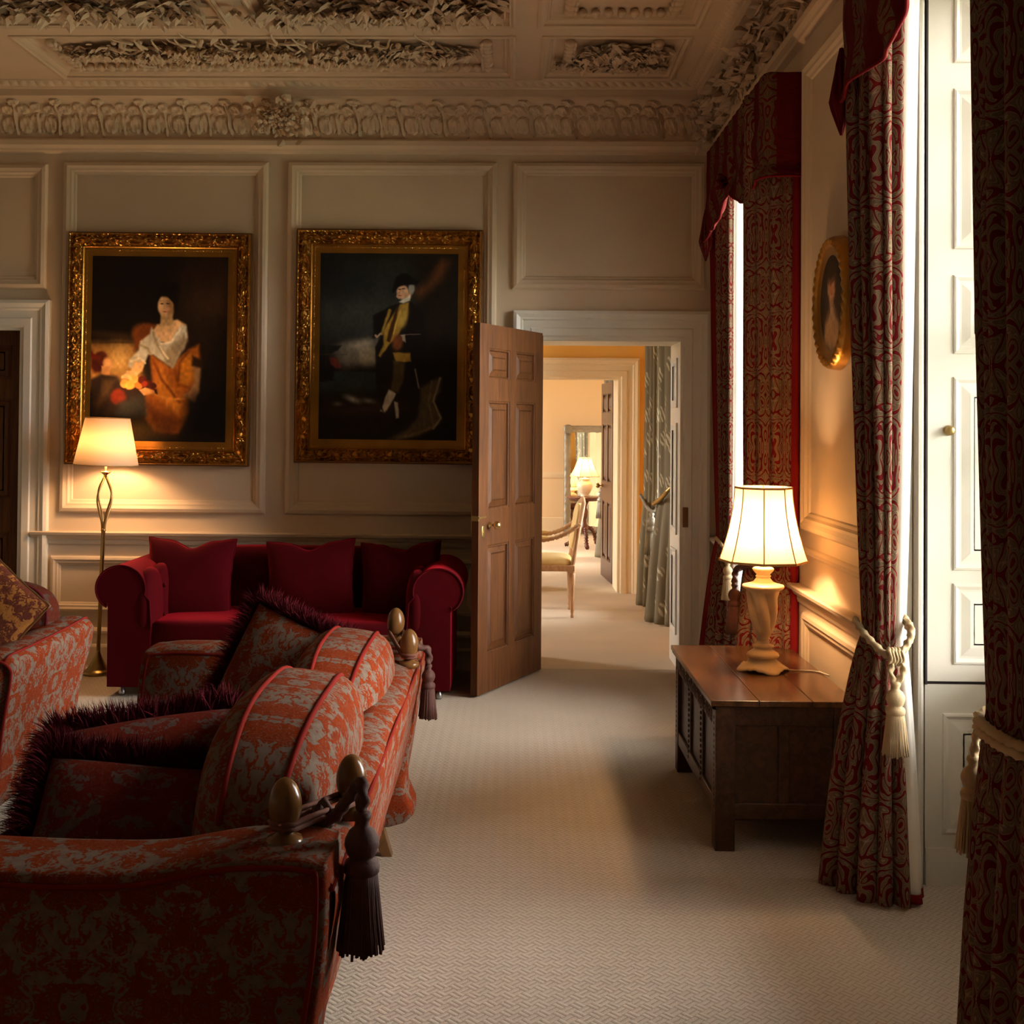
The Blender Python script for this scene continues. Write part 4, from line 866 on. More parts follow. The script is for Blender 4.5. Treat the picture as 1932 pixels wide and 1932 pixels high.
B = [('p',[(262,256),(1110,256),(1110,800),(262,800)],(38,38,36),90), ('e',500,600,240,120,0,(58,58,54),120), ('e',400,400,200,120,10,(30,32,33),100), ('e',540,850,130,60,-8,(116,108,92),50), ('e',500,810,110,26,-10,(140,130,112),24), ('e',570,880,60,50,0,(132,118,92),30), ('e',440,870,50,70,0,(96,88,74),40),
 ('p',[(262,968),(620,968),(620,1110),(262,1110)],(38,44,42),6), ('p',[(262,1090),(900,1080),(1100,1000),(1100,1370),(262,1370)],(28,19,13),40), ('e',560,1190,150,26,-4,(58,40,26),26), ('e',470,1130,46,18,20,(140,140,132),14), ('e',570,1140,36,14,10,(120,118,108),14), ('e',380,1160,24,12,0,(96,94,86),12),
 ('p',[(850,256),(1110,256),(1110,1060),(900,1040),(850,700)],(28,19,14),70), ('p',[(930,430),(1010,300),(1050,310),(1000,420),(880,520),(850,480)],(96,56,30),40),
 ('p',[(272,810),(405,810),(385,840),(340,862),(275,850)],(22,22,22),6), ('l',[(315,680),(312,1000)],2,(40,36,32),4), ('l',[(290,860),(290,980)],1.5,(36,34,30),3), ('l',[(272,868),(440,868)],1.5,(60,54,46),3), ('p',[(268,955),(350,950),(362,975),(350,1020),(268,1030)],(14,12,12),6), ('p',[(335,880),(380,890),(408,945),(370,950),(340,920)],(96,40,32),5),
 ('p',[(595,630),(700,575),(740,560),(830,550),(900,600),(915,760),(910,900),(880,1060),(830,1040),(820,900),(720,900),(690,1040),(612,1040),(612,820),(640,760),(598,765)],(22,15,13),6),
 ('p',[(660,720),(730,600),(760,560),(815,550),(800,640),(740,760),(700,800),(640,880),(628,870),(660,800)],(150,116,46),6), ('p',[(735,580),(755,565),(715,740),(700,790),(680,780),(700,700)],(60,36,16),5), ('l',[(700,600),(660,700),(650,740)],9,(138,108,44),5), ('l',[(765,590),(742,660),(720,740)],2.5,(200,160,74),3), ('e',780,640,26,60,14,(172,138,62),14),
 ('p',[(715,850),(820,850),(825,900),(735,912)],(160,124,46),6), ('e',745,790,32,50,10,(110,60,32),10), ('l',[(640,740),(620,760),(612,750)],6,(190,160,130),4), ('l',[(760,748),(880,738)],2.5,(120,105,80),3), ('p',[(765,745),(790,742),(792,790),(775,780)],(170,150,125),5),
 ('p',[(720,900),(790,910),(785,1000),(750,1090),(700,1080),(715,1000)],(78,62,34),8), ('p',[(690,1070),(735,1095),(700,1160),(665,1210),(640,1200),(665,1130)],(196,186,164),6), ('p',[(722,1140),(748,1150),(750,1245),(732,1245)],(176,168,150),5), ('p',[(645,1190),(640,1150),(662,1210)],(16,10,8),5), ('e',745,1262,16,20,0,(14,9,8),5), ('l',[(850,950),(872,1060)],4,(150,140,120),5),
 ('e',775,490,36,44,-8,(206,158,120),6), ('p',[(740,500),(735,520),(752,530),(770,520)],(206,158,120),4), ('e',828,468,18,34,0,(150,145,135),6), ('e',810,510,18,20,0,(190,142,104),8), ('p',[(755,545),(800,520),(822,500),(820,540),(780,556)],(212,204,184),5),
 ('p',[(712,490),(735,400),(760,396),(790,378),(830,400),(878,425),(860,440),(790,446),(745,460),(725,492)],(12,9,9),6), ('e',790,398,36,20,0,(12,9,9),6), ('e',757,473,7,3,0,(40,24,18),3), ('e',778,470,8,3,0,(40,24,18),3), ('e',758,510,9,3,0,(150,60,48),3), ('l',[(762,478),(752,494),(760,497)],2,(160,110,80),3),
 ('p',[(880,1060),(960,1010),(1012,995),(1000,1080),(960,1150),(1010,1230),(1000,1270),(960,1300),(860,1350),(780,1368),(680,1366),(800,1310),(860,1240),(880,1150)],(88,74,50),14), ('l',[(1000,1000),(975,1080),(960,1140),(1005,1240),(960,1300)],5,(160,146,112),7), ('l',[(950,1020),(930,1140),(960,1280)],4,(120,104,74),8), ('l',[(960,1290),(860,1330),(740,1366)],5,(120,100,66),10)]
tlA = ((593,218),(1425,220),(560,1360),(1398,1366)); tlB = ((285,256),(1110,262),(262,1366),(1098,1373))
IA = paint((470, 344), tf(A, *tlA), (30, 20, 13), 730, 1000, 3); IB = paint((470, 344), tf(B, *tlB), (24, 18, 14), 730, 1000, 5)
picture('gilt framed portrait of a lady in white and orange with a fruit basket', (134, 438), (475, 441), (119, 874), (466, 880), .158, IA, 'large portraits on the back wall')
picture('gilt framed portrait of a standing gentleman in a cocked hat by the sea', (563, 432), (912, 435), (553, 871), (902, 877), .158, IB, 'large portraits on the back wall')
# oval portrait on the pier
c = atx(1566, 571, XW-.05); ov = thing('oval_portrait', 'small oval portrait in a carved gilt frame on the pier between the windows', 'painting', (XW-.004, 4.78, c.z), PI/2*0)
P = []; RY, RZ = .245, .275
for i in range(220):
    a = 2*PI*i/220; row = []
    for j in range(25):
        t = j/24; d = t*.085; hgt = float(np.interp(t, [0, .05, .2, .45, .55, .62, .75, 1], [0, .040, .056, .054, .044, .043, .040, .036]))
        if .1 < t < .52: hgt += .0045*math.sin(a*38+9*t)*math.sin(PI*(t-.1)/.42)
        row.append((-hgt, (RY-d)*math.cos(a), (RZ-d)*math.sin(a)))
    P.append(row)
f = MB(); f.grid(P, cu=True); f.build('gilt_frame', M['gold'], ov, smooth=True)
OP = [('e',50,60,60,70,0,(36,22,16),30), ('e',52,38,21,20,0,(196,140,104),5), ('e',52,22,20,12,0,(52,32,20),6), ('e',28,46,8,24,0,(44,28,18),6), ('e',76,46,8,24,0,(44,28,18),6), ('p',[(44,55),(60,55),(64,70),(84,84),(86,120),(20,120),(24,84),(42,70)],(176,140,112),8), ('p',[(24,88),(50,80),(84,88),(88,120),(18,120)],(150,116,84),8), ('e',47,36,2.5,1.2,0,(40,24,16),1.5), ('e',57,36,2.5,1.2,0,(40,24,16),1.5), ('e',52,47,3,1.2,0,(150,60,50),1.5)]
IO = paint((150, 120), OP, (30, 19, 14), 104, 120, 8)
ny, nx = IO.shape[:2]; f = MB(); Pp = []; cols_ = []
for j in range(31):
    row = []; 
    for i in range(90):
        a = 2*PI*i/90; r = j/30; y_, z_ = (RY-.08)*r*math.cos(a), (RZ-.08)*r*math.sin(a); row.append((-.037, y_, z_)); cols_.append(IO[int((.5-.5*z_/(RZ-.07))*(ny-1)), int((.5-.5*y_/(RY-.07))*(nx-1))])
    Pp.append(row)
f.grid(Pp, cv=True); o = f.build('canvas', None, ov, smooth=True); at_ = o.data.color_attributes.new('pigment', 'FLOAT_COLOR', 'POINT'); at_.data.foreach_set('color', np.concatenate([np.array(cols_), np.ones((len(cols_), 1))], 1).astype('f').ravel()); o.data.materials.append(bpy.data.materials['canvas_oil'])

# ------------------------------------------------------------------ cushions
def pillow_mb(w_, h_, t_, n=36, c=.07, pw=.42, seed=0, dent=.0):
    def pt(u, v, s):
        x = w_/2*u*(1-c*(1-v*v)*abs(u)**2); z = h_/2*v*(1-c*(1-u*u)*abs(v)**2)
        th = t_/2*((1-u*u)*(1-v*v)+1e-9)**pw; th *= 1+.10*math.sin(3.1*u+seed)*math.sin(2.7*v+seed*2)
        if dent and v > 0: z -= dent*math.exp(-(u/.28)**2)*v**3
        return Vector((x, s*th, z))
    f = MB()
    for s in (-1, 1):
        P = [[pt(math.sin(PI/2*(2*i/n-1)), math.sin(PI/2*(2*j/n-1)), s) for j in range(n+1)] for i in range(n+1)]; f.grid(P)
    ed = []; m_ = 30
    for k in range(4):
        for i in range(m_):
            q = -1+2*i/m_; u, v = ((q, -1), (1, q), (-q, 1), (-1, -q))[k]; ed.append(pt(u, v, 0))
    return f, ed, pt
def place(o, M4):
    o.matrix_world = M4; return o
def MAT(loc, rx=0, ry=0, rz=0): return Matrix.Translation(loc) @ Matrix.Rotation(rz, 4, 'Z') @ Matrix.Rotation(rx, 4, 'X') @ Matrix.Rotation(ry, 4, 'Y')
def cushion(label, w_, h_, t_, M4, mat, pmat=None, group=None, name='cushion', fringe=0, **k):
    f, ed, pt = pillow_mb(w_, h_, t_, **k)
    t0 = thing(name, label, 'cushion', group=group); t0.matrix_world = M4
    f.build('cover', mat, t0, smooth=True)
    if pmat is not None:
        g = MB(); g.tube(ed+[ed[0]], .006, 6, twist=(.2, 2, 300)); g.build('piping', pmat, t0, smooth=True)
    if fringe:
        g = MB(); n = fringe; m_ = len(ed)
        for i in range(n):
            s_ = i/n*m_; a = ed[int(s_) % m_]; b = ed[(int(s_)+1) % m_]; p = a.lerp(b, s_-int(s_)); o_ = Vector((p.x, 0, p.z)); o_.normalize()
            o_ = (Vector((p.x/w_, 0, 0)) if abs(p.x/w_) > abs(p.z/h_) else Vector((0, 0, p.z/h_))).normalized()*.7+o_*.3
            d = (o_+Vector((rnd.gauss(0, .35), rnd.gauss(0, .62), rnd.gauss(0, .35)))).normalized()*rnd.uniform(.05, .095); sd = d.cross(Vector((rnd.random()-.5, rnd.random()-.5, rnd.random()-.5))).normalized()*.0016
            mid = p+d*.55; tip = p+d+Vector((0, 0, -.006)); g.add([p-sd, p+sd, mid+sd, tip, mid-sd], [(0,1,2,4),(4,2,3)])
        tag(g.build('brush_fringe', M['maroon'], t0), kind='stuff')
    return t0

# ------------------------------------------------------------------ red velvet sofa against the back wall
SX0, SX1 = -2.34, -.345; SF, SB = 6.74, 7.50
rs_ = thing('sofa', 'deep red velvet sofa with scrolled arms under the two large portraits', 'sofa', ((SX0+SX1)/2, SF, 0))
def sofa_arm(side):
    x0 = SX0 if side < 0 else SX1; s = -side    # s points towards the seat
    X = lambda d: x0+s*d
    out = []
    cx, cz, r = .075, .630, .145
    for i in range(27):                     # scroll from under the roll, over the top, down the inside
        a = math.radians(-150+ -0 - i*(240/26)); out.append((cx+r*math.cos(a)*1.0, cz+r*math.sin(a)))
    out = [(0.0, .06), (0.0, .545)]
    for i in range(30):
        a = math.radians(235 - i*(250/29)); out.append((cx+r*math.cos(a), cz+r*.92*math.sin(a)))
    out += [(.245, .56), (.255, .40), (.25, .30), (.235, .06)]
    f = MB(); fn = lambda p, q, w_: (X(p), w_, q)
    f.prism(out, fn, SF, SB)
    a_ = f.build('arm', M['red_velvet'], rs_, bevel=.022, seg=3); kid(a_)
    g = MB(); g.tube([Vector((X(p), SF-.002, q)) for p, q in out[1:34]], .005, 6); kid(g.build('piping', M['red_velvet'], a_)) ; a_.children[0].location = (0, 0, 0)
    g = MB()                                # padded, buttoned inner face
    for k in range(3):
        yy = lerp(SF+.13, SB-.2, k/2); g.sq((X(.205), yy, .51), (.065, .14, .23), .8, .8, 24, 16)
    pz_ = g.build('inner_padding', M['red_velvet'], a_, smooth=True)
    for k in range(2):
        for zz in (.44, .62): g = MB(); g.sq((X(.262), lerp(SF+.13, SB-.2, (k+.5)/2), zz), (.010, .014, .014), 1, 1, 12, 8); g.build('button', M['red_velvet'], a_, smooth=True)
    g = MB(); g.lathe([(0.001, 0), (.018, .0), (.02, .01), (.02, .028), (.012, .04), (.01, .065)], (X(.07), SF+.07, 0), 16); kid(g.build('caster', M['chrome'], rs_, smooth=True))
for s_ in (-1, 1): sofa_arm(s_)
f = MB(); f.box(SX0+.22, SX1-.22, SF+.02, SB, .07, .26); kid(f.build('base', M['red_velvet'], rs_, bevel=.015))
f = MB(); f.box(SX0+.23, SX1-.23, SF+.015, SF+.03, .075, .17); kid(f.build('border', M['red_velvet'], rs_, bevel=.006))
f = MB(); f.sq(((SX0+SX1)/2, (SF+SB)/2-.04, .345), ((SX1-SX0)/2-.235, .36, .105), .22, .22, 64, 24); kid(f.build('seat', M['red_velvet'], rs_, smooth=True))
f = MB(); f.sq(((SX0+SX1)/2, SB-.10, .55), ((SX1-SX0)/2-.02, .11, .27), .5, .12, 64, 24, fn=lambda q: (q.x, q.y, q.z-.04*abs(q.x)**4)); kid(f.build('back', M['red_velvet'], rs_, smooth=True))
gr_ = 'velvet scatter cushions on the red sofa'
for lab, px, w_, h_, rz, ty in (('red velvet cushion at the left end of the red sofa, lit by the floor lamp', 358, .54, .52, .05, .02), ('red velvet cushion in the middle of the red sofa', 586, .55, .51, -.02, -.05), ('dark red velvet cushion at the right end of the red sofa, nearest the open door', 756, .50, .50, -.10, -.05)):
    p = at(px, 1110, 7.16); cushion(lab, w_, h_, .20, MAT((p.x, 7.16, .625), -.24, ty, rz), M['red_velvet'], M['red_velvet'], gr_, c=.085, dent=.045, seed=px, pw=.36)

# ------------------------------------------------------------------ damask sofa in the foreground, seen along its back
ks = thing('sofa', 'orange damask high-sided sofa with wooden knobs in the foreground', 'sofa', (-.8, 3.3, 0))
Y0, Y1 = 2.15, 4.46; BX = -.325
def arm_y(y0, y1, nm):
    out = [(-1.36, .13), (-1.38, .42), (-1.36, .72), (-1.30, .765), (-1.1, .772), (-.85, .768), (-.68, .770), (-.58, .785), (-.50, .797), (-.40, .798), (-.345, .79), (-.33, .77), (-.335, .60), (-.38, .30), (-.43, .13)]
    f = MB(); P = []; ny_ = 12
    sm = []; 
    for i in range(len(out)*6): sm.append(path_eval(out+[out[0]], i/(len(out)*6)))
    c_ = Vector((-.85, .45))
    for j in range(ny_+1):
        k = j/ny_; e_ = math.sin(PI*k)**.35 if 0 < k < 1 else 0; sh = .028*(1-e_)
        P.append([(p.x + (c_-p).normalized().x*sh, lerp(y0, y1, .5-.5*math.cos(PI*k)), p.y+(c_-p).normalized().y*sh*(1 if p.y > .3 else 0)) for p in sm])
    o_ = len(f.v); f.grid(P, cv=True); m_ = len(sm); f.f.append(tuple(o_+i for i in range(m_))); f.f.append(tuple(o_+ny_*m_+i for i in range(m_))[::-1])
    a_ = kid(f.build(nm, M['damask'], ks, smooth=True)); 
    g = MB(); g.tube([Vector((p.x, y0-.002 if y0 < 3 else y0+.002, p.y))+Vector(((c_-p).normalized().x*.028, 0, (c_-p).normalized().y*.028)) for p in sm[6:-14]], .0055, 8); q_ = g.build('piping', M['red_piping'], a_, smooth=True)
    return a_
arm_y(Y0, Y0+.20, 'arm'); arm_y(Y1-.20, Y1, 'arm')
f = MB(); P = []
outb = [(-.62, .20), (-.60, .45), (-.515, .66), (-.47, .735), (-.42, .765), (-.38, .765), (-.335, .745), (-.325, .70), (-.345, .58), (-.385, .38), (-.455, .17), (-.47, .12), (-.60, .12)]
sm = [path_eval(outb+[outb[0]], i/(len(outb)*6)) for i in range(len(outb)*6)]
for j in range(41):
    y = lerp(Y0+.03, Y1-.03, j/40); P.append([(p.x+(.004*math.sin(y*9) if p.y > .5 else 0), y, p.y) for p in sm])
f.grid(P, cv=True, uv=[[(r[1]*1.0, sum(((Vector(a)-Vector(b)).length) for a, b in zip(row[1:i+1], row[:i]))) for i, r in enumerate(row)] for row in P]); kid(f.build('backrest', M['damask'], ks, smooth=True))
f = MB(); f.tube([Vector((-.328, y, .735)) for y in (Y0+.02, 3.3, Y1-.02)], .005, 8); kid(f.build('piping', M['red_piping'], ks, smooth=True))
f = MB(); f.box(-1.36, -.45, Y0+.05, Y1-.05, .13, .31); kid(f.build('base', M['damask'], ks, bevel=.02))
for i in range(2):
    a, b = (Y0+.20, 3.30) if i == 0 else (3.31, Y1-.20); f = MB(); f.sq((-.98, (a+b)/2, .395), (.42, (b-a)/2, .10), .3, .2, 56, 20); kid(f.build('seat_cushion', M['damask'], ks, smooth=True))
for x, y in ((-.50, Y0+.12), (-1.25, Y0+.12), (-.50, Y1-.12), (-1.25, Y1-.12)):
    f = MB(); s = 1 if x > -.9 else -1; yy = 0; f.add([(x-.025, y-.025, .14), (x+.025, y-.025, .14), (x+.025, y+.025, .14), (x-.025, y+.025, .14), (x-.02+s*.05, y-.02, 0), (x+.02+s*.05, y-.02, 0), (x+.02+s*.05, y+.02, 0), (x-.02+s*.05, y+.02, 0)], [(3,2,1,0),(4,5,6,7),(0,1,5,4),(1,2,6,5),(2,3,7,6),(3,0,4,7)]); kid(f.build('leg', M['wood_knob'], ks, bevel=.003))
def finial(x, y, z, tx=0, ty=0):
    Mr = Matrix.Rotation(tx, 4, 'Y') @ Matrix.Rotation(ty, 4, 'X')
    f = MB(); f.lathe([(.001, -.012), (.034, -.012), (.036, 0), (.033, .006), (.022, .010), (.017, .016), (.016, .022)], (x, y, z), 32, M=Mr); b_ = kid(f.build('finial_base', M['wood_knob'], ks, smooth=True))
    f = MB(); prof = [(.0005, .016)]+[(.0325*math.sin(PI*k)*(1.05-.10*k), .016+.052*(1-math.cos(PI*k))) for k in [i/24 for i in range(1, 24)]]+[(.0005, .120)]
    f.lathe(prof, (x, y, z), 40, M=Mr); f.build('knob', M['wood_knob'], b_, smooth=True)
KN = [(-.432, 2.25, .797), (-.338, 2.50, .772), (-.352, 4.07, .765), (-.425, 4.33, .797)]
for x, y, z in KN: finial(x, y, z)
def cord(label, a, b, drop, side, ts):
    a, b = Vector(a), Vector(b); t_ = thing('tasselled_cord', label, 'cord', ((a+b)/2)[:], group='tasselled cords on the damask sofa')
    f = MB(); z = Vector((0, 0, .026))
    for k, r0 in ((0, .03), (1, .034)):
        zz = z+Vector((0, 0, .009*k)); d = (b-a).normalized(); n_ = Vector((-d.y, d.x, 0)); pts = []
        for i in range(9): th = PI/2+PI*i/8; pts.append(a+zz+d*math.cos(th)*r0*.75+n_*math.sin(th)*r0*.75)
        for i in range(9): th = -PI/2+PI*i/8; pts.append(b+zz+d*math.cos(th)*r0*.75+n_*math.sin(th)*r0*.75)
        pts.append(pts[0]); f.tube(pts, .0065, 8, twist=(.35, 2, 300))
    kid(f.build('rope', M['rope_twist'], t_, smooth=True))
    q = Vector(drop); f = MB(); mid = a.lerp(b, .45)+z
    for i in range(5):
        th = i*1.3; f.tube([mid+Vector((.012*math.cos(th), .012*math.sin(th), .028-.012*i)), mid+Vector((.03*side, -.012+.006*i, .010-.008*i)), mid+Vector((.012*math.cos(th+2), .012*math.sin(th+2), -.02-.006*i))], .0075, 8, twist=(.3, 2, 400))
    rope(f, [mid+Vector((0, 0, .01)), mid+Vector((.035*side, -.02, -.005)), q+Vector((-.005, 0, .05)), q], .012)
    kid(f.build('knot', M['rope_brown'], t_, smooth=True)); kid(tassel(t_, q[:], ts, 'rope_brown', n=60))
cord('brown rope tied between the two nearest wooden knobs with a large hanging tassel', KN[0], KN[1], (-.285, 2.27, .85), 1, 1.1)
cord('brown rope with a tassel round the two far knobs of the foreground sofa', KN[3], KN[2], (-.295, 4.22, .735), 1, .80)
# loose back cushions: barrel shaped, piped along both edges
def back_cushion(label, yc, ly, xc, zc, rx, rz, lean, sx=0):
    t_ = thing('cushion', label, 'cushion', group='damask back cushions'); t_.matrix_world = Matrix.Translation((xc, yc, zc)) @ Matrix.Rotation(lean, 4, 'Y') @ Matrix.Rotation(sx, 4, 'Z')
    def fn(q):
        k = 1-.22*abs(q.y/ly)**2.5; return (q.x*k, q.y, q.z*(1-.16*abs(q.y/ly)**2.5))
    f = MB(); f.sq((0, 0, 0), (rx, ly, rz), .62, .5, 64, 40, fn=fn); f.build('cover', M['damask'], t_, smooth=True)
    for s in (-1, 1):
        pts = []
        for i in range(25):
            yy = -ly*.985*math.cos(PI*i/24); a_ = .45**4+abs(yy/ly)**4; zz = rz*max(0, 1-min(1, a_)**(.5/.62))**.31
            q = Vector(fn(Vector((s*rx*.45, yy, zz)))); pts.append(q)
        g = MB(); g.tube(pts, .007, 8); g.build('piping', M['red_piping'], t_, smooth=True)
    return t_
back_cushion('plump orange and grey damask back cushion nearest the camera, with two red piped edges', 2.86, .455, -.550, .700, .165, .265, .12)
back_cushion('farther plump damask back cushion of the foreground sofa, below the far wooden knobs', 3.74, .43, -.545, .675, .155, .245, .12)
gf = 'fringed cushions on the damask sofa'
cushion('dark fringed damask cushion lying on the seat, front of the pair', .46, .46, .20, MAT((-.865, 2.66, .60), -.75, .15, .25), M['damask_mid'], None, gf, fringe=12000, c=.03, seed=1)
cushion('dark fringed damask cushion lying behind the front fringed cushion', .46, .46, .18, MAT((-.90, 2.98, .655), -.95, -.12, .30), M['damask_mid'], None, gf, fringe=12000, c=.03, seed=2)
cushion('fringed damask cushion propped up in the far corner of the foreground sofa', .42, .44, .16, MAT((-.80, 4.02, .70), -.35, .30, -.35), M['damask'], None, gf, fringe=5500, c=.03, seed=4)

# ------------------------------------------------------------------ second damask sofa at the left edge, facing the camera
ls = thing('sofa', 'matching damask sofa cut off by the left edge, facing the camera', 'sofa', (-2.9, 4.8, 0))
f = MB(); P = []; LY0, LY1 = 4.36, 5.14
prof = [(-2.10, .13), (-2.10, .55), (-2.06, .68), (-2.0, .715), (-1.92, .715), (-1.875, .69), (-1.87, .64), (-1.90, .45), (-1.945, .13)]
sm = [path_eval(prof+[prof[0]], i/(len(prof)*6)) for i in range(len(prof)*6)]
for j in range(31):
    k = j/30; e_ = 1-min(1, min(k, 1-k)/.04); z_add = .03*k**2; P.append([(p.x+(-2.0-p.x)*.05*e_+.03*k*S_(.3, .7, p.y), lerp(LY0, LY1, k), p.y-(.02*e_ if p.y > .4 else 0)+(z_add if p.y > .4 else 0)) for p in sm])
o_ = 0; f.grid(P, cv=True); m_ = len(sm); f.f.append(tuple(range(m_))); f.f.append(tuple(30*m_+i for i in range(m_))[::-1]); ar = kid(f.build('arm', M['damask'], ls, smooth=True))
g = MB(); g.tube([Vector(p)+Vector((0, -.004, 0)) for p in P[0][8:-6]], .006, 8); g.build('piping', M['red_piping'], ar, smooth=True)
g = MB(); g.tube([Vector(r[26])+Vector((.004, 0, .002)) for r in P], .005, 8); g.build('piping', M['red_piping'], ar, smooth=True)
f = MB(); f.box(-4.4, -2.05, LY0+.05, LY1-.03, .13, .31); kid(f.build('base', M['damask'], ls, bevel=.02))
f = MB(); f.sq((-3.2, 4.72, .40), (1.12, .38, .10), .3, .15, 60, 20); kid(f.build('seat_cushion', M['damask'], ls, smooth=True))
f = MB(); f.sq((-3.2, LY1-.07, .45), (1.22, .10, .34), .4, .12, 60, 20); kid(f.build('backrest', M['damask'], ls, smooth=True))
for x, y in ((-2.04, LY1-.10), (-2.04, LY0+.12), (-4.3, LY1-.1), (-4.3, LY0+.1)):
    f = MB(); f.box(x-.03, x+.03, y-.03, y+.03, 0, .14); kid(f.build('leg', M['wood_knob'], ls, bevel=.004))
bc = thing('cushion', 'dark rounded back cushion on the sofa at the left edge', 'cushion'); bc.matrix_world = MAT((-2.42, 5.0, .70), -.15, 0, 0)
f = MB(); f.sq((0, 0, 0), (.46, .11, .22), .55, .45, 60, 24); f.build('cover', M['damask_dark'], bc, smooth=True)
f = MB(); f.tube([Vector((.45*math.cos(a)*abs(math.cos(a))**-.55 if abs(math.cos(a)) > 1e-3 else 0, -.085, .205*math.copysign(abs(math.sin(a))**.5, math.sin(a)))) for a in [2*PI*i/60 for i in range(61)]], .006, 8); f.build('piping', M['maroon'], bc, smooth=True)
cushion('bronze damask cushion with corded edge standing on its corner at the left edge', .50, .50, .17, MAT((-2.20, 4.72, .80), -.30, .62, -.2), M['damask_gold'], M['gold_dark'], None, c=.05, seed=6)

# ------------------------------------------------------------------ floor lamp
fc = at(184, 1254, 7.36); fl = thing('floor_lamp', 'lit brass floor lamp with a cone shade left of the red sofa', 'floor lamp', (fc.x, 7.36, 0)); top = at(203, 885, 7.36)
f = MB(); f.lathe([(.001, 0), (.088, 0), (.090, .012), (.086, .022), (.070, .028), (.062, .040), (.052, .058), (.036, .085), (.022, .115), (.014, .14), (.013, .15)], (0,0,0), 48); f.build('base', M['brass'], fl, smooth=True)
f = MB(); f.lathe([(.013, .14), (.013, .90), (.0155, .905), (.0155, .915), (.011, .92)], (0,0,0), 20); f.build('pole', M['brass'], fl, smooth=True)
f = MB(); bz0, bz1 = .91, 1.25
for k in range(4):
    pts = []
    for i in range(25):
        t = i/24; r = .008+.050*math.sin(PI*t**1.5)**1.3; a = k*PI/2+.5+t*.9; pts.append((r*math.cos(a), r*math.sin(a), lerp(bz0, bz1, t)))
    f.tube(pts, .0058, 8)
f.build('twisted_cage', M['brass'], fl, smooth=True)
f = MB(); f.lathe([(.010, 1.25), (.012, 1.26), (.032, 1.275), (.034, 1.282), (.010, 1.282), (.008, 1.29), (.008, 1.35), (.001, 1.35)], (0,0,0), 32); f.build('drip_tray', M['brass_bright'], fl, smooth=True)
zb_, zt_ = 1.325, 1.622; R0_, R1_ = .198, .136
f = MB(); f.lathe([(R0_, zb_), (R1_, zt_)], (0,0,0), 72, cap=False); sh_ = f.build('lamp_shade', M['shade_floor'], fl, smooth=True, solid=.0015)
f = MB(); f.tube([(R0_*math.cos(a), R0_*math.sin(a), zb_) for a in [2*PI*i/72 for i in range(73)]], .003, 6); f.build('rim', M['shade_trim'], sh_, smooth=True); f = MB(); f.tube([(R1_*math.cos(a), R1_*math.sin(a), zt_) for a in [2*PI*i/72 for i in range(73)]], .003, 6); f.build('rim', M['shade_trim'], sh_, smooth=True)
for ch in fl.children: ch.location.x += 0
fl.rotation_euler = (0, math.atan2(top.x-fc.x, 1.27)*.75, 0)
def bulb(parent, loc, power, col=(1, .61, .30), r=.05):
    l = bpy.data.lights.new('bulb', 'POINT'); l.energy = power; l.color = col; l.shadow_soft_size = r; o = bpy.data.objects.new('bulb', l); C.objects.link(o); o.parent = parent; o.location = loc; return o
bulb(fl, (0, 0, 1.45), 25)
f = MB(); f.tube([(.06, -.05, .006), (.10, -.10, .006), (.17, -.08, .006), (.25, -.02, .006), (.3, .12, .006)], .004, 6); f.build('flex', M['brass'], fl, smooth=True)

# ------------------------------------------------------------------ panelled oak chest
CX0, CX1, CY0, CY1, CZ = .775, 1.295, 4.43, 5.50, .570
ch = thing('chest', 'dark carved oak chest with a panelled front standing by the window wall', 'chest', ((CX0+CX1)/2, (CY0+CY1)/2, 0))
f = MB(); [f.box(p, q, CY0-.02, CY1+.02, CZ-.022, CZ) for p, q in ((CX0-.02, CX0+.16), (CX0+.1615, CX0+.36), (CX0+.3615, CX1+.01))]; kid(f.build('lid', M['wood_lid'], ch, bevel=.003, seg=2))
f = MB(); rail(f, [(CZ-.022, 0), (CZ-.03, .004), (CZ-.036, -.004), (CZ-.036, -.02)], lambda p, z, h: (CX0-.012-h, p, z), CY0-.01, CY1+.01); kid(f.build('lid_moulding', M['wood_lid'], ch))
for x, y in ((CX0, CY0), (CX0, CY1-.075), (CX1-.075, CY0), (CX1-.075, CY1-.075)): f = MB(); f.box(x, x+.075, y, y+.075, 0, CZ-.022); kid(f.build('leg', M['wood_chest'], ch, bevel=.004))
f = MB(); f.box(CX0+.018, CX1-.01, CY0+.018, CY1-.018, .11, CZ-.022)
f.box(CX0+.004, CX0+.03, CY0+.02, CY1-.02, .125, .185); f.box(CX0+.004, CX0+.03, CY0+.02, CY1-.02, CZ-.115, CZ-.022); f.box(CX0+.02, CX1-.02, CY0+.006, CY0+.03, .12, .18); f.box(CX0+.02, CX1-.02, CY0+.006, CY0+.03, CZ-.10, CZ-.022)
for yy in (CY0+.075+.27, CY0+.075+.27*2+.05): f.box(CX0+.007, CX0+.03, yy, yy+.05, .18, CZ-.11)
f.box((CX0+CX1)/2-.02, (CX0+CX1)/2+.02, CY0+.009, CY0+.03, .175, CZ-.095)
kid(f.build('body', M['wood_chest'], ch, bevel=.004))
f = MB(); n = 9
for i in range(n):                     # lunette carving on the top rail
    yc = lerp(CY0+.13, CY1-.13, i/(n-1)); zc = CZ-.105
    for r in (.048, .036, .022): f.tube([(CX0+.002, yc+r*math.cos(a), zc+r*1.2*math.sin(a)) for a in [PI*k/12 for k in range(13)]], .0032, 6)
    for a in (.6, 1.2, 1.9, 2.5): f.tube([(CX0+.002, yc, zc), (CX0+.001, yc+.034*math.cos(a), zc+.04*math.sin(a))], .003, 5)
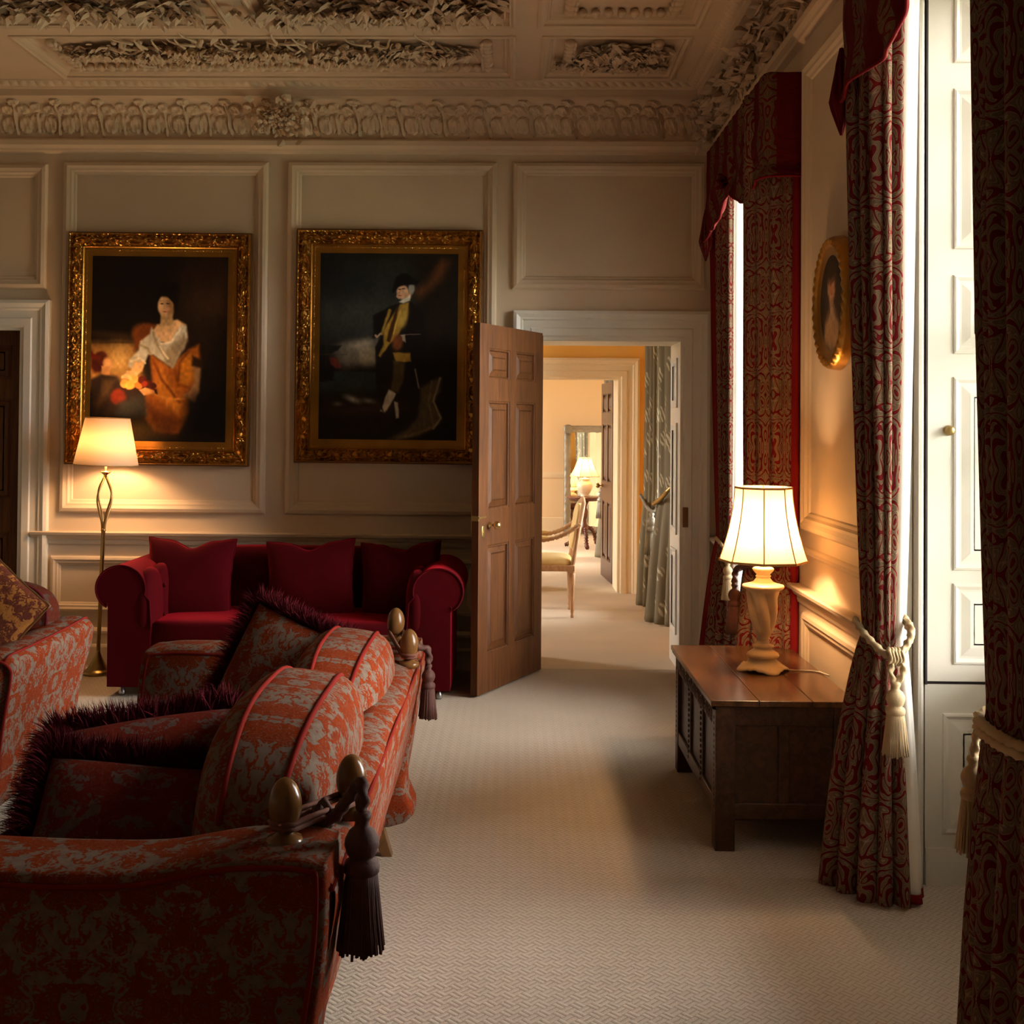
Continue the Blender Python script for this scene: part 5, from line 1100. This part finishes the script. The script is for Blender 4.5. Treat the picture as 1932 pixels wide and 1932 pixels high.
for yy in (CY0+.03, CY0+.075+.27+.025, CY0+.075+.54+.075, CY1-.035):
    for i in range(16): f.sq((CX0+.001 if yy in (CY0+.03, CY1-.035) else CX0+.004, yy, .16+i*.0225), (.004, .010, .008), 1, 1, 8, 6)
kid(f.build('carving', M['wood_chest'], ch, smooth=True))

# ------------------------------------------------------------------ table lamps
def bell_shade(R0, R1, z0, z1, n, parent, trim=.010, fl_=1.7):
    f = MB(); P = []; m_ = 16
    def rad(t): return R1+(R0-R1)*(1-t)**fl_
    Q = lambda a, t: (rad(t)*math.cos(a), rad(t)*math.sin(a), lerp(z0, z1, t))
    for i in range(n):
        a0, a1 = 2*PI*(i+.5)/n, 2*PI*(i+1.5)/n
        for k in range(6):
            row0 = []; row1 = []
            for j in range(m_+1):
                t = j/m_; p, q = Vector(Q(a0, t)), Vector(Q(a1, t)); row0.append(p.lerp(q, k/6)); row1.append(p.lerp(q, (k+1)/6))
            f.grid([row0, row1])
    s = f.build('lamp_shade', M['shade'], parent)
    g = MB()
    for i in range(n):
        a = 2*PI*(i+.5)/n; g.tube([Vector(Q(a, j/m_))*1.004 if False else Vector(Q(a, j/m_)) for j in range(m_+1)], .0028, 6)
    for t, r in ((0, trim), (1, trim*.9)):
        pts = [Vector(Q(2*PI*(i+.5)/n, t)) for i in range(n+1)]
        for p, q in zip(pts, pts[1:]): 
            d = Vector((0, 0, r)); sg = 1 if t == 0 else -1; o1 = Vector((p.x, p.y, 0)).normalized()*.002; o2 = Vector((q.x, q.y, 0)).normalized()*.002
            g.add([p+o1, q+o2, q+o2+d*sg, p+o1+d*sg], [(0,1,2,3)])
    g.build('braid', M['shade_trim'], s); return s
lp_ = at(1442, 1262, 4.92); lx = 1.068
tl_ = thing('table_lamp', 'lit table lamp with a carved leaf column and cream bell shade on the oak chest', 'table lamp', (lx, 4.97, CZ), .2)
def dense(p):
    out = []
    for (r0, z0), (r1, z1) in zip(p, p[1:]):
        n = max(1, int(abs(z1-z0)/.006)); out += [(lerp(r0, r1, i/n), lerp(z0, z1, i/n)) for i in range(n)]
    return out+[p[-1]]
def twist(r, z, a):
    r *= 1.22; k = S_(.155, .19, z)*(1-S_(.325, .345, z)); return r*(1+.30*k*(abs(math.sin(2.5*a+z*14))-.75))
f = MB(); f.lathe(dense([(.001, .055), (.05, .055), (.056, .064), (.052, .074), (.034, .088), (.030, .094), (.036, .100), (.037, .106), (.022, .112), (.020, .130), (.024, .134), (.022, .140), (.026, .150), (.034, .17), (.043, .22), (.049, .27), (.052, .31), (.056, .335), (.066, .345), (.072, .352), (.070, .360), (.050, .366), (.034, .374), (.026, .386), (.023, .392), (.026, .396), (.026, .400), (.022, .404), (.034, .420), (.037, .428), (.032, .434), (.012, .436), (.012, .47), (.001, .47)]), (0,0,0), 120, mod=twist)
col_ = f.build('column', M['lampwood'], tl_, smooth=True)
f = MB()
for k in range(24):
    a0 = 2*PI*k/24; P = []
def foot(r, z, a):
    w_ = .5+.5*math.cos(4*a); k = 1-S_(0, .055, z); return r*(1+.30*w_*k-.06*k)
P = []
for i in range(96):
    a = 2*PI*i/96; w_ = .5+.5*math.cos(4*a); row = []
    for r, z in ((.052, .060), (.054, .050), (.062, .040), (.075, .026), (.088, .014), (.096, .006), (.094, .000), (.07, .012), (.04, .02)):
        k = max(0, 1-z/.05); lift = .014*(1-w_)*(r > .08)*(abs(math.cos(8*a))*.4+.6); row.append((r*(1+.22*w_**2*k)*math.cos(a), r*(1+.22*w_**2*k)*math.sin(a), z+lift))
    P.append(row)
f = MB(); f.grid(P, cu=True); f.build('foot', M['lampwood'], tl_, smooth=True)
bell_shade(.184, .118, .458, .775, 8, tl_)
bulb(tl_, (0, 0, .60), 27)
f = MB(); f.tube([(.09, -.03, .006), (.15, -.05, .004), (.19, -.06, .004), (.215, -.09, .004), (.222, -.16, .004)], .0035, 6); cab = f.build('flex', M['cable'], tl_, smooth=True)

# radiator under the near window
ra = thing('radiator', 'cream column radiator in the bay of the near window, behind the right curtain', 'radiator', (1.64, 3.45, 0))
for i in range(18):
    y = 2.98+i*.052; f = MB()
    for x in (1.585, 1.64, 1.695): f.tube([(x, y, .10), (x, y, .60)], .017, 10)
    for z in (.10, .61): f.sq((1.64, y, z), (.078, .022, .035), .7, .7, 20, 10)
    kid(f.build('column', M['radiator'], ra, smooth=True))
for y in (3.0, 3.85): f = MB(); f.box(1.60, 1.68, y-.015, y+.015, 0, .09); kid(f.build('foot', M['radiator'], ra))

# ------------------------------------------------------------------ armchair, pedestal table, lamp and mirror beyond the doorway
ac = thing('armchair', 'carved pale wood armchair with gold silk seat in the middle room', 'armchair', (.25, 9.9, 0))
cxr = .53
def part(nm, f, m='wood_chair', sm_=True, **k): return kid(f.build(nm, M[m], ac, smooth=sm_, **k))
for x, y in ((cxr-.02, 9.72), (cxr-.02, 10.15)):
    f = MB(); f.lathe([(.001, 0), (.012, 0), (.016, .015), (.011, .03), (.015, .045), (.023, .33), (.026, .36), (.020, .365), (.026, .375), (.026, .44)], (x, y, 0), 20, mod=lambda r, z, a: r*(1+.06*math.cos(8*a)*(.05 < z < .33))); part('leg', f)
for x, y in ((cxr-.50, 9.68), (cxr-.50, 10.19)):
    f = MB(); f.lathe([(.001, 0), (.012, 0), (.016, .015), (.011, .03), (.015, .045), (.023, .33), (.026, .36), (.020, .365), (.026, .375), (.026, .44)], (x, y, 0), 20); part('leg', f)
f = MB(); f.box(cxr-.53, cxr, 9.69, 10.18, .385, .435); part('seat_rail', f, sm_=False, bevel=.006)
f = MB(); f.sq((cxr-.27, 9.935, .455), (.255, .235, .05), .6, .3, 40, 16); part('seat', f, 'silk')
bk = lambda z: cxr-.02+.09*(z-.43)/.52
for y in (9.72, 10.15):
    f = MB(); f.tube([(bk(.40), y, .40), (bk(.65), y, .65), (bk(.95), y, .95)], .019, 10); part('back_post', f)
f = MB(); f.tube([(bk(.95), 9.71, .94), (bk(.96)+.005, 9.935, .975), (bk(.95), 10.16, .94)], .019, 10); part('back_rail', f); f = MB(); f.tube([(bk(.55), 9.72, .55), (bk(.55), 10.15, .55)], .014, 10); part('back_rail', f)
f = MB(); f.sq((bk(.74)-.012, 9.935, .745), (.035, .195, .19), .4, .4, 40, 16, M=Matrix.Rotation(.17, 4, 'Y')); part('back_pad', f, 'silk')
for y in (9.70, 10.17):
    f = MB(); pts = [v3(bk(.78), y, .78), v3(bk(.70)-.12, y, .69), v3(cxr-.25, y, .645), v3(cxr-.40, y, .64), v3(cxr-.44, y, .62), v3(cxr-.42, y, .52), v3(cxr-.44, y, .42)]; rope(f, pts, .017); part('arm', f)
    f = MB(); f.sq((cxr-.30, y, .665), (.10, .022, .016), .8, .8, 20, 10); part('arm_pad', f, 'silk')
pt_ = at(1100, 940, 15.3); tz = .665
pd = thing('pedestal_table', 'dark round pedestal table with scrolled feet in the end room', 'table', (pt_.x+.02, 15.3, 0))
f = MB(); f.lathe([(.001, tz-.05), (.20, tz-.05), (.22, tz-.02), (.25, tz-.012), (.255, tz-.004), (.25, tz), (.001, tz)], (0,0,0), 72, mod=lambda r, z, a: r*(1+.012*math.cos(40*a)*(r > .23))); f.build('top', M['wood_table'], pd, smooth=True)
f = MB(); f.lathe([(.03, .18), (.045, .22), (.055, .26), (.035, .31), (.028, .36), (.045, .42), (.05, .47), (.03, .52), (.04, .56), (.06, .615)], (0,0,0), 32); f.build('column', M['wood_table'], pd, smooth=True)
for a in (.5, .5+2*PI/3, .5+4*PI/3):
    f = MB(); d = Vector((math.cos(a+2.2), math.sin(a+2.2), 0)); rope(f, [Vector((0,0,.24)), d*.10+v3(0,0,.25), d*.17+v3(0,0,.16), d*.20+v3(0,0,.06), d*.27+v3(0,0,.02)], .024); f.build('leg', M['wood_table'], pd, smooth=True)
l2 = thing('table_lamp', 'small lit lamp with a ginger jar base on the pedestal table', 'table lamp', (pt_.x+.02, 15.3, tz))
f = MB(); f.lathe([(.001, 0), (.05, 0), (.055, .012), (.045, .02), (.07, .05), (.098, .10), (.105, .14), (.095, .175), (.062, .20), (.05, .205), (.066, .22), (.068, .235), (.05, .24), (.012, .245), (.012, .28), (.001, .28)], (0,0,0), 48, mod=lambda r, z, a: r*(1+.03*abs(math.sin(4*a))*(.03 < z < .19))); f.build('jar', M['ceramic'], l2, smooth=True)
bell_shade(.205, .095, .262, .51, 8, l2, .008, 1.5); bulb(l2, (0, 0, .38), 12)
mp_ = at(1122, 920, 16.9); mr = thing('leaning_mirror', 'tall mirror in a weathered silver frame leaning behind the pedestal table', 'mirror', (at(1070, 920, 16.9).x+.42, 17.05, .02)); mr.rotation_euler = (-.10, 0, 0)
f = MB(); orn_frame(f, .92, 1.58, .11, lambda t: float(np.interp(t, [0, .1, .4, .6, .8, 1], [0, .05, .06, .035, .03, .012])), lambda s, t: .008*max(0, math.sin(s*50)*math.sin(t*9)), ds=.012, nt=14); f.box(-.455, .455, -.012, -.002, -.78, .78)
for sx in (-1, 1):
    for sz in (-1, 1): f.sq((sx*.40, -.05, sz*.73), (.07, .03, .07), .8, .8, 16, 10)
fr_ = f.build('mirror_frame', M['silver'], mr, smooth=True); fr_.location = (0, 0, .79)
f = MB(); f.box(-.36, .36, -.020, -.014, -.69, .69); g_ = f.build('mirror_glass', M['glassy'], mr); g_.location = (0, 0, .79)
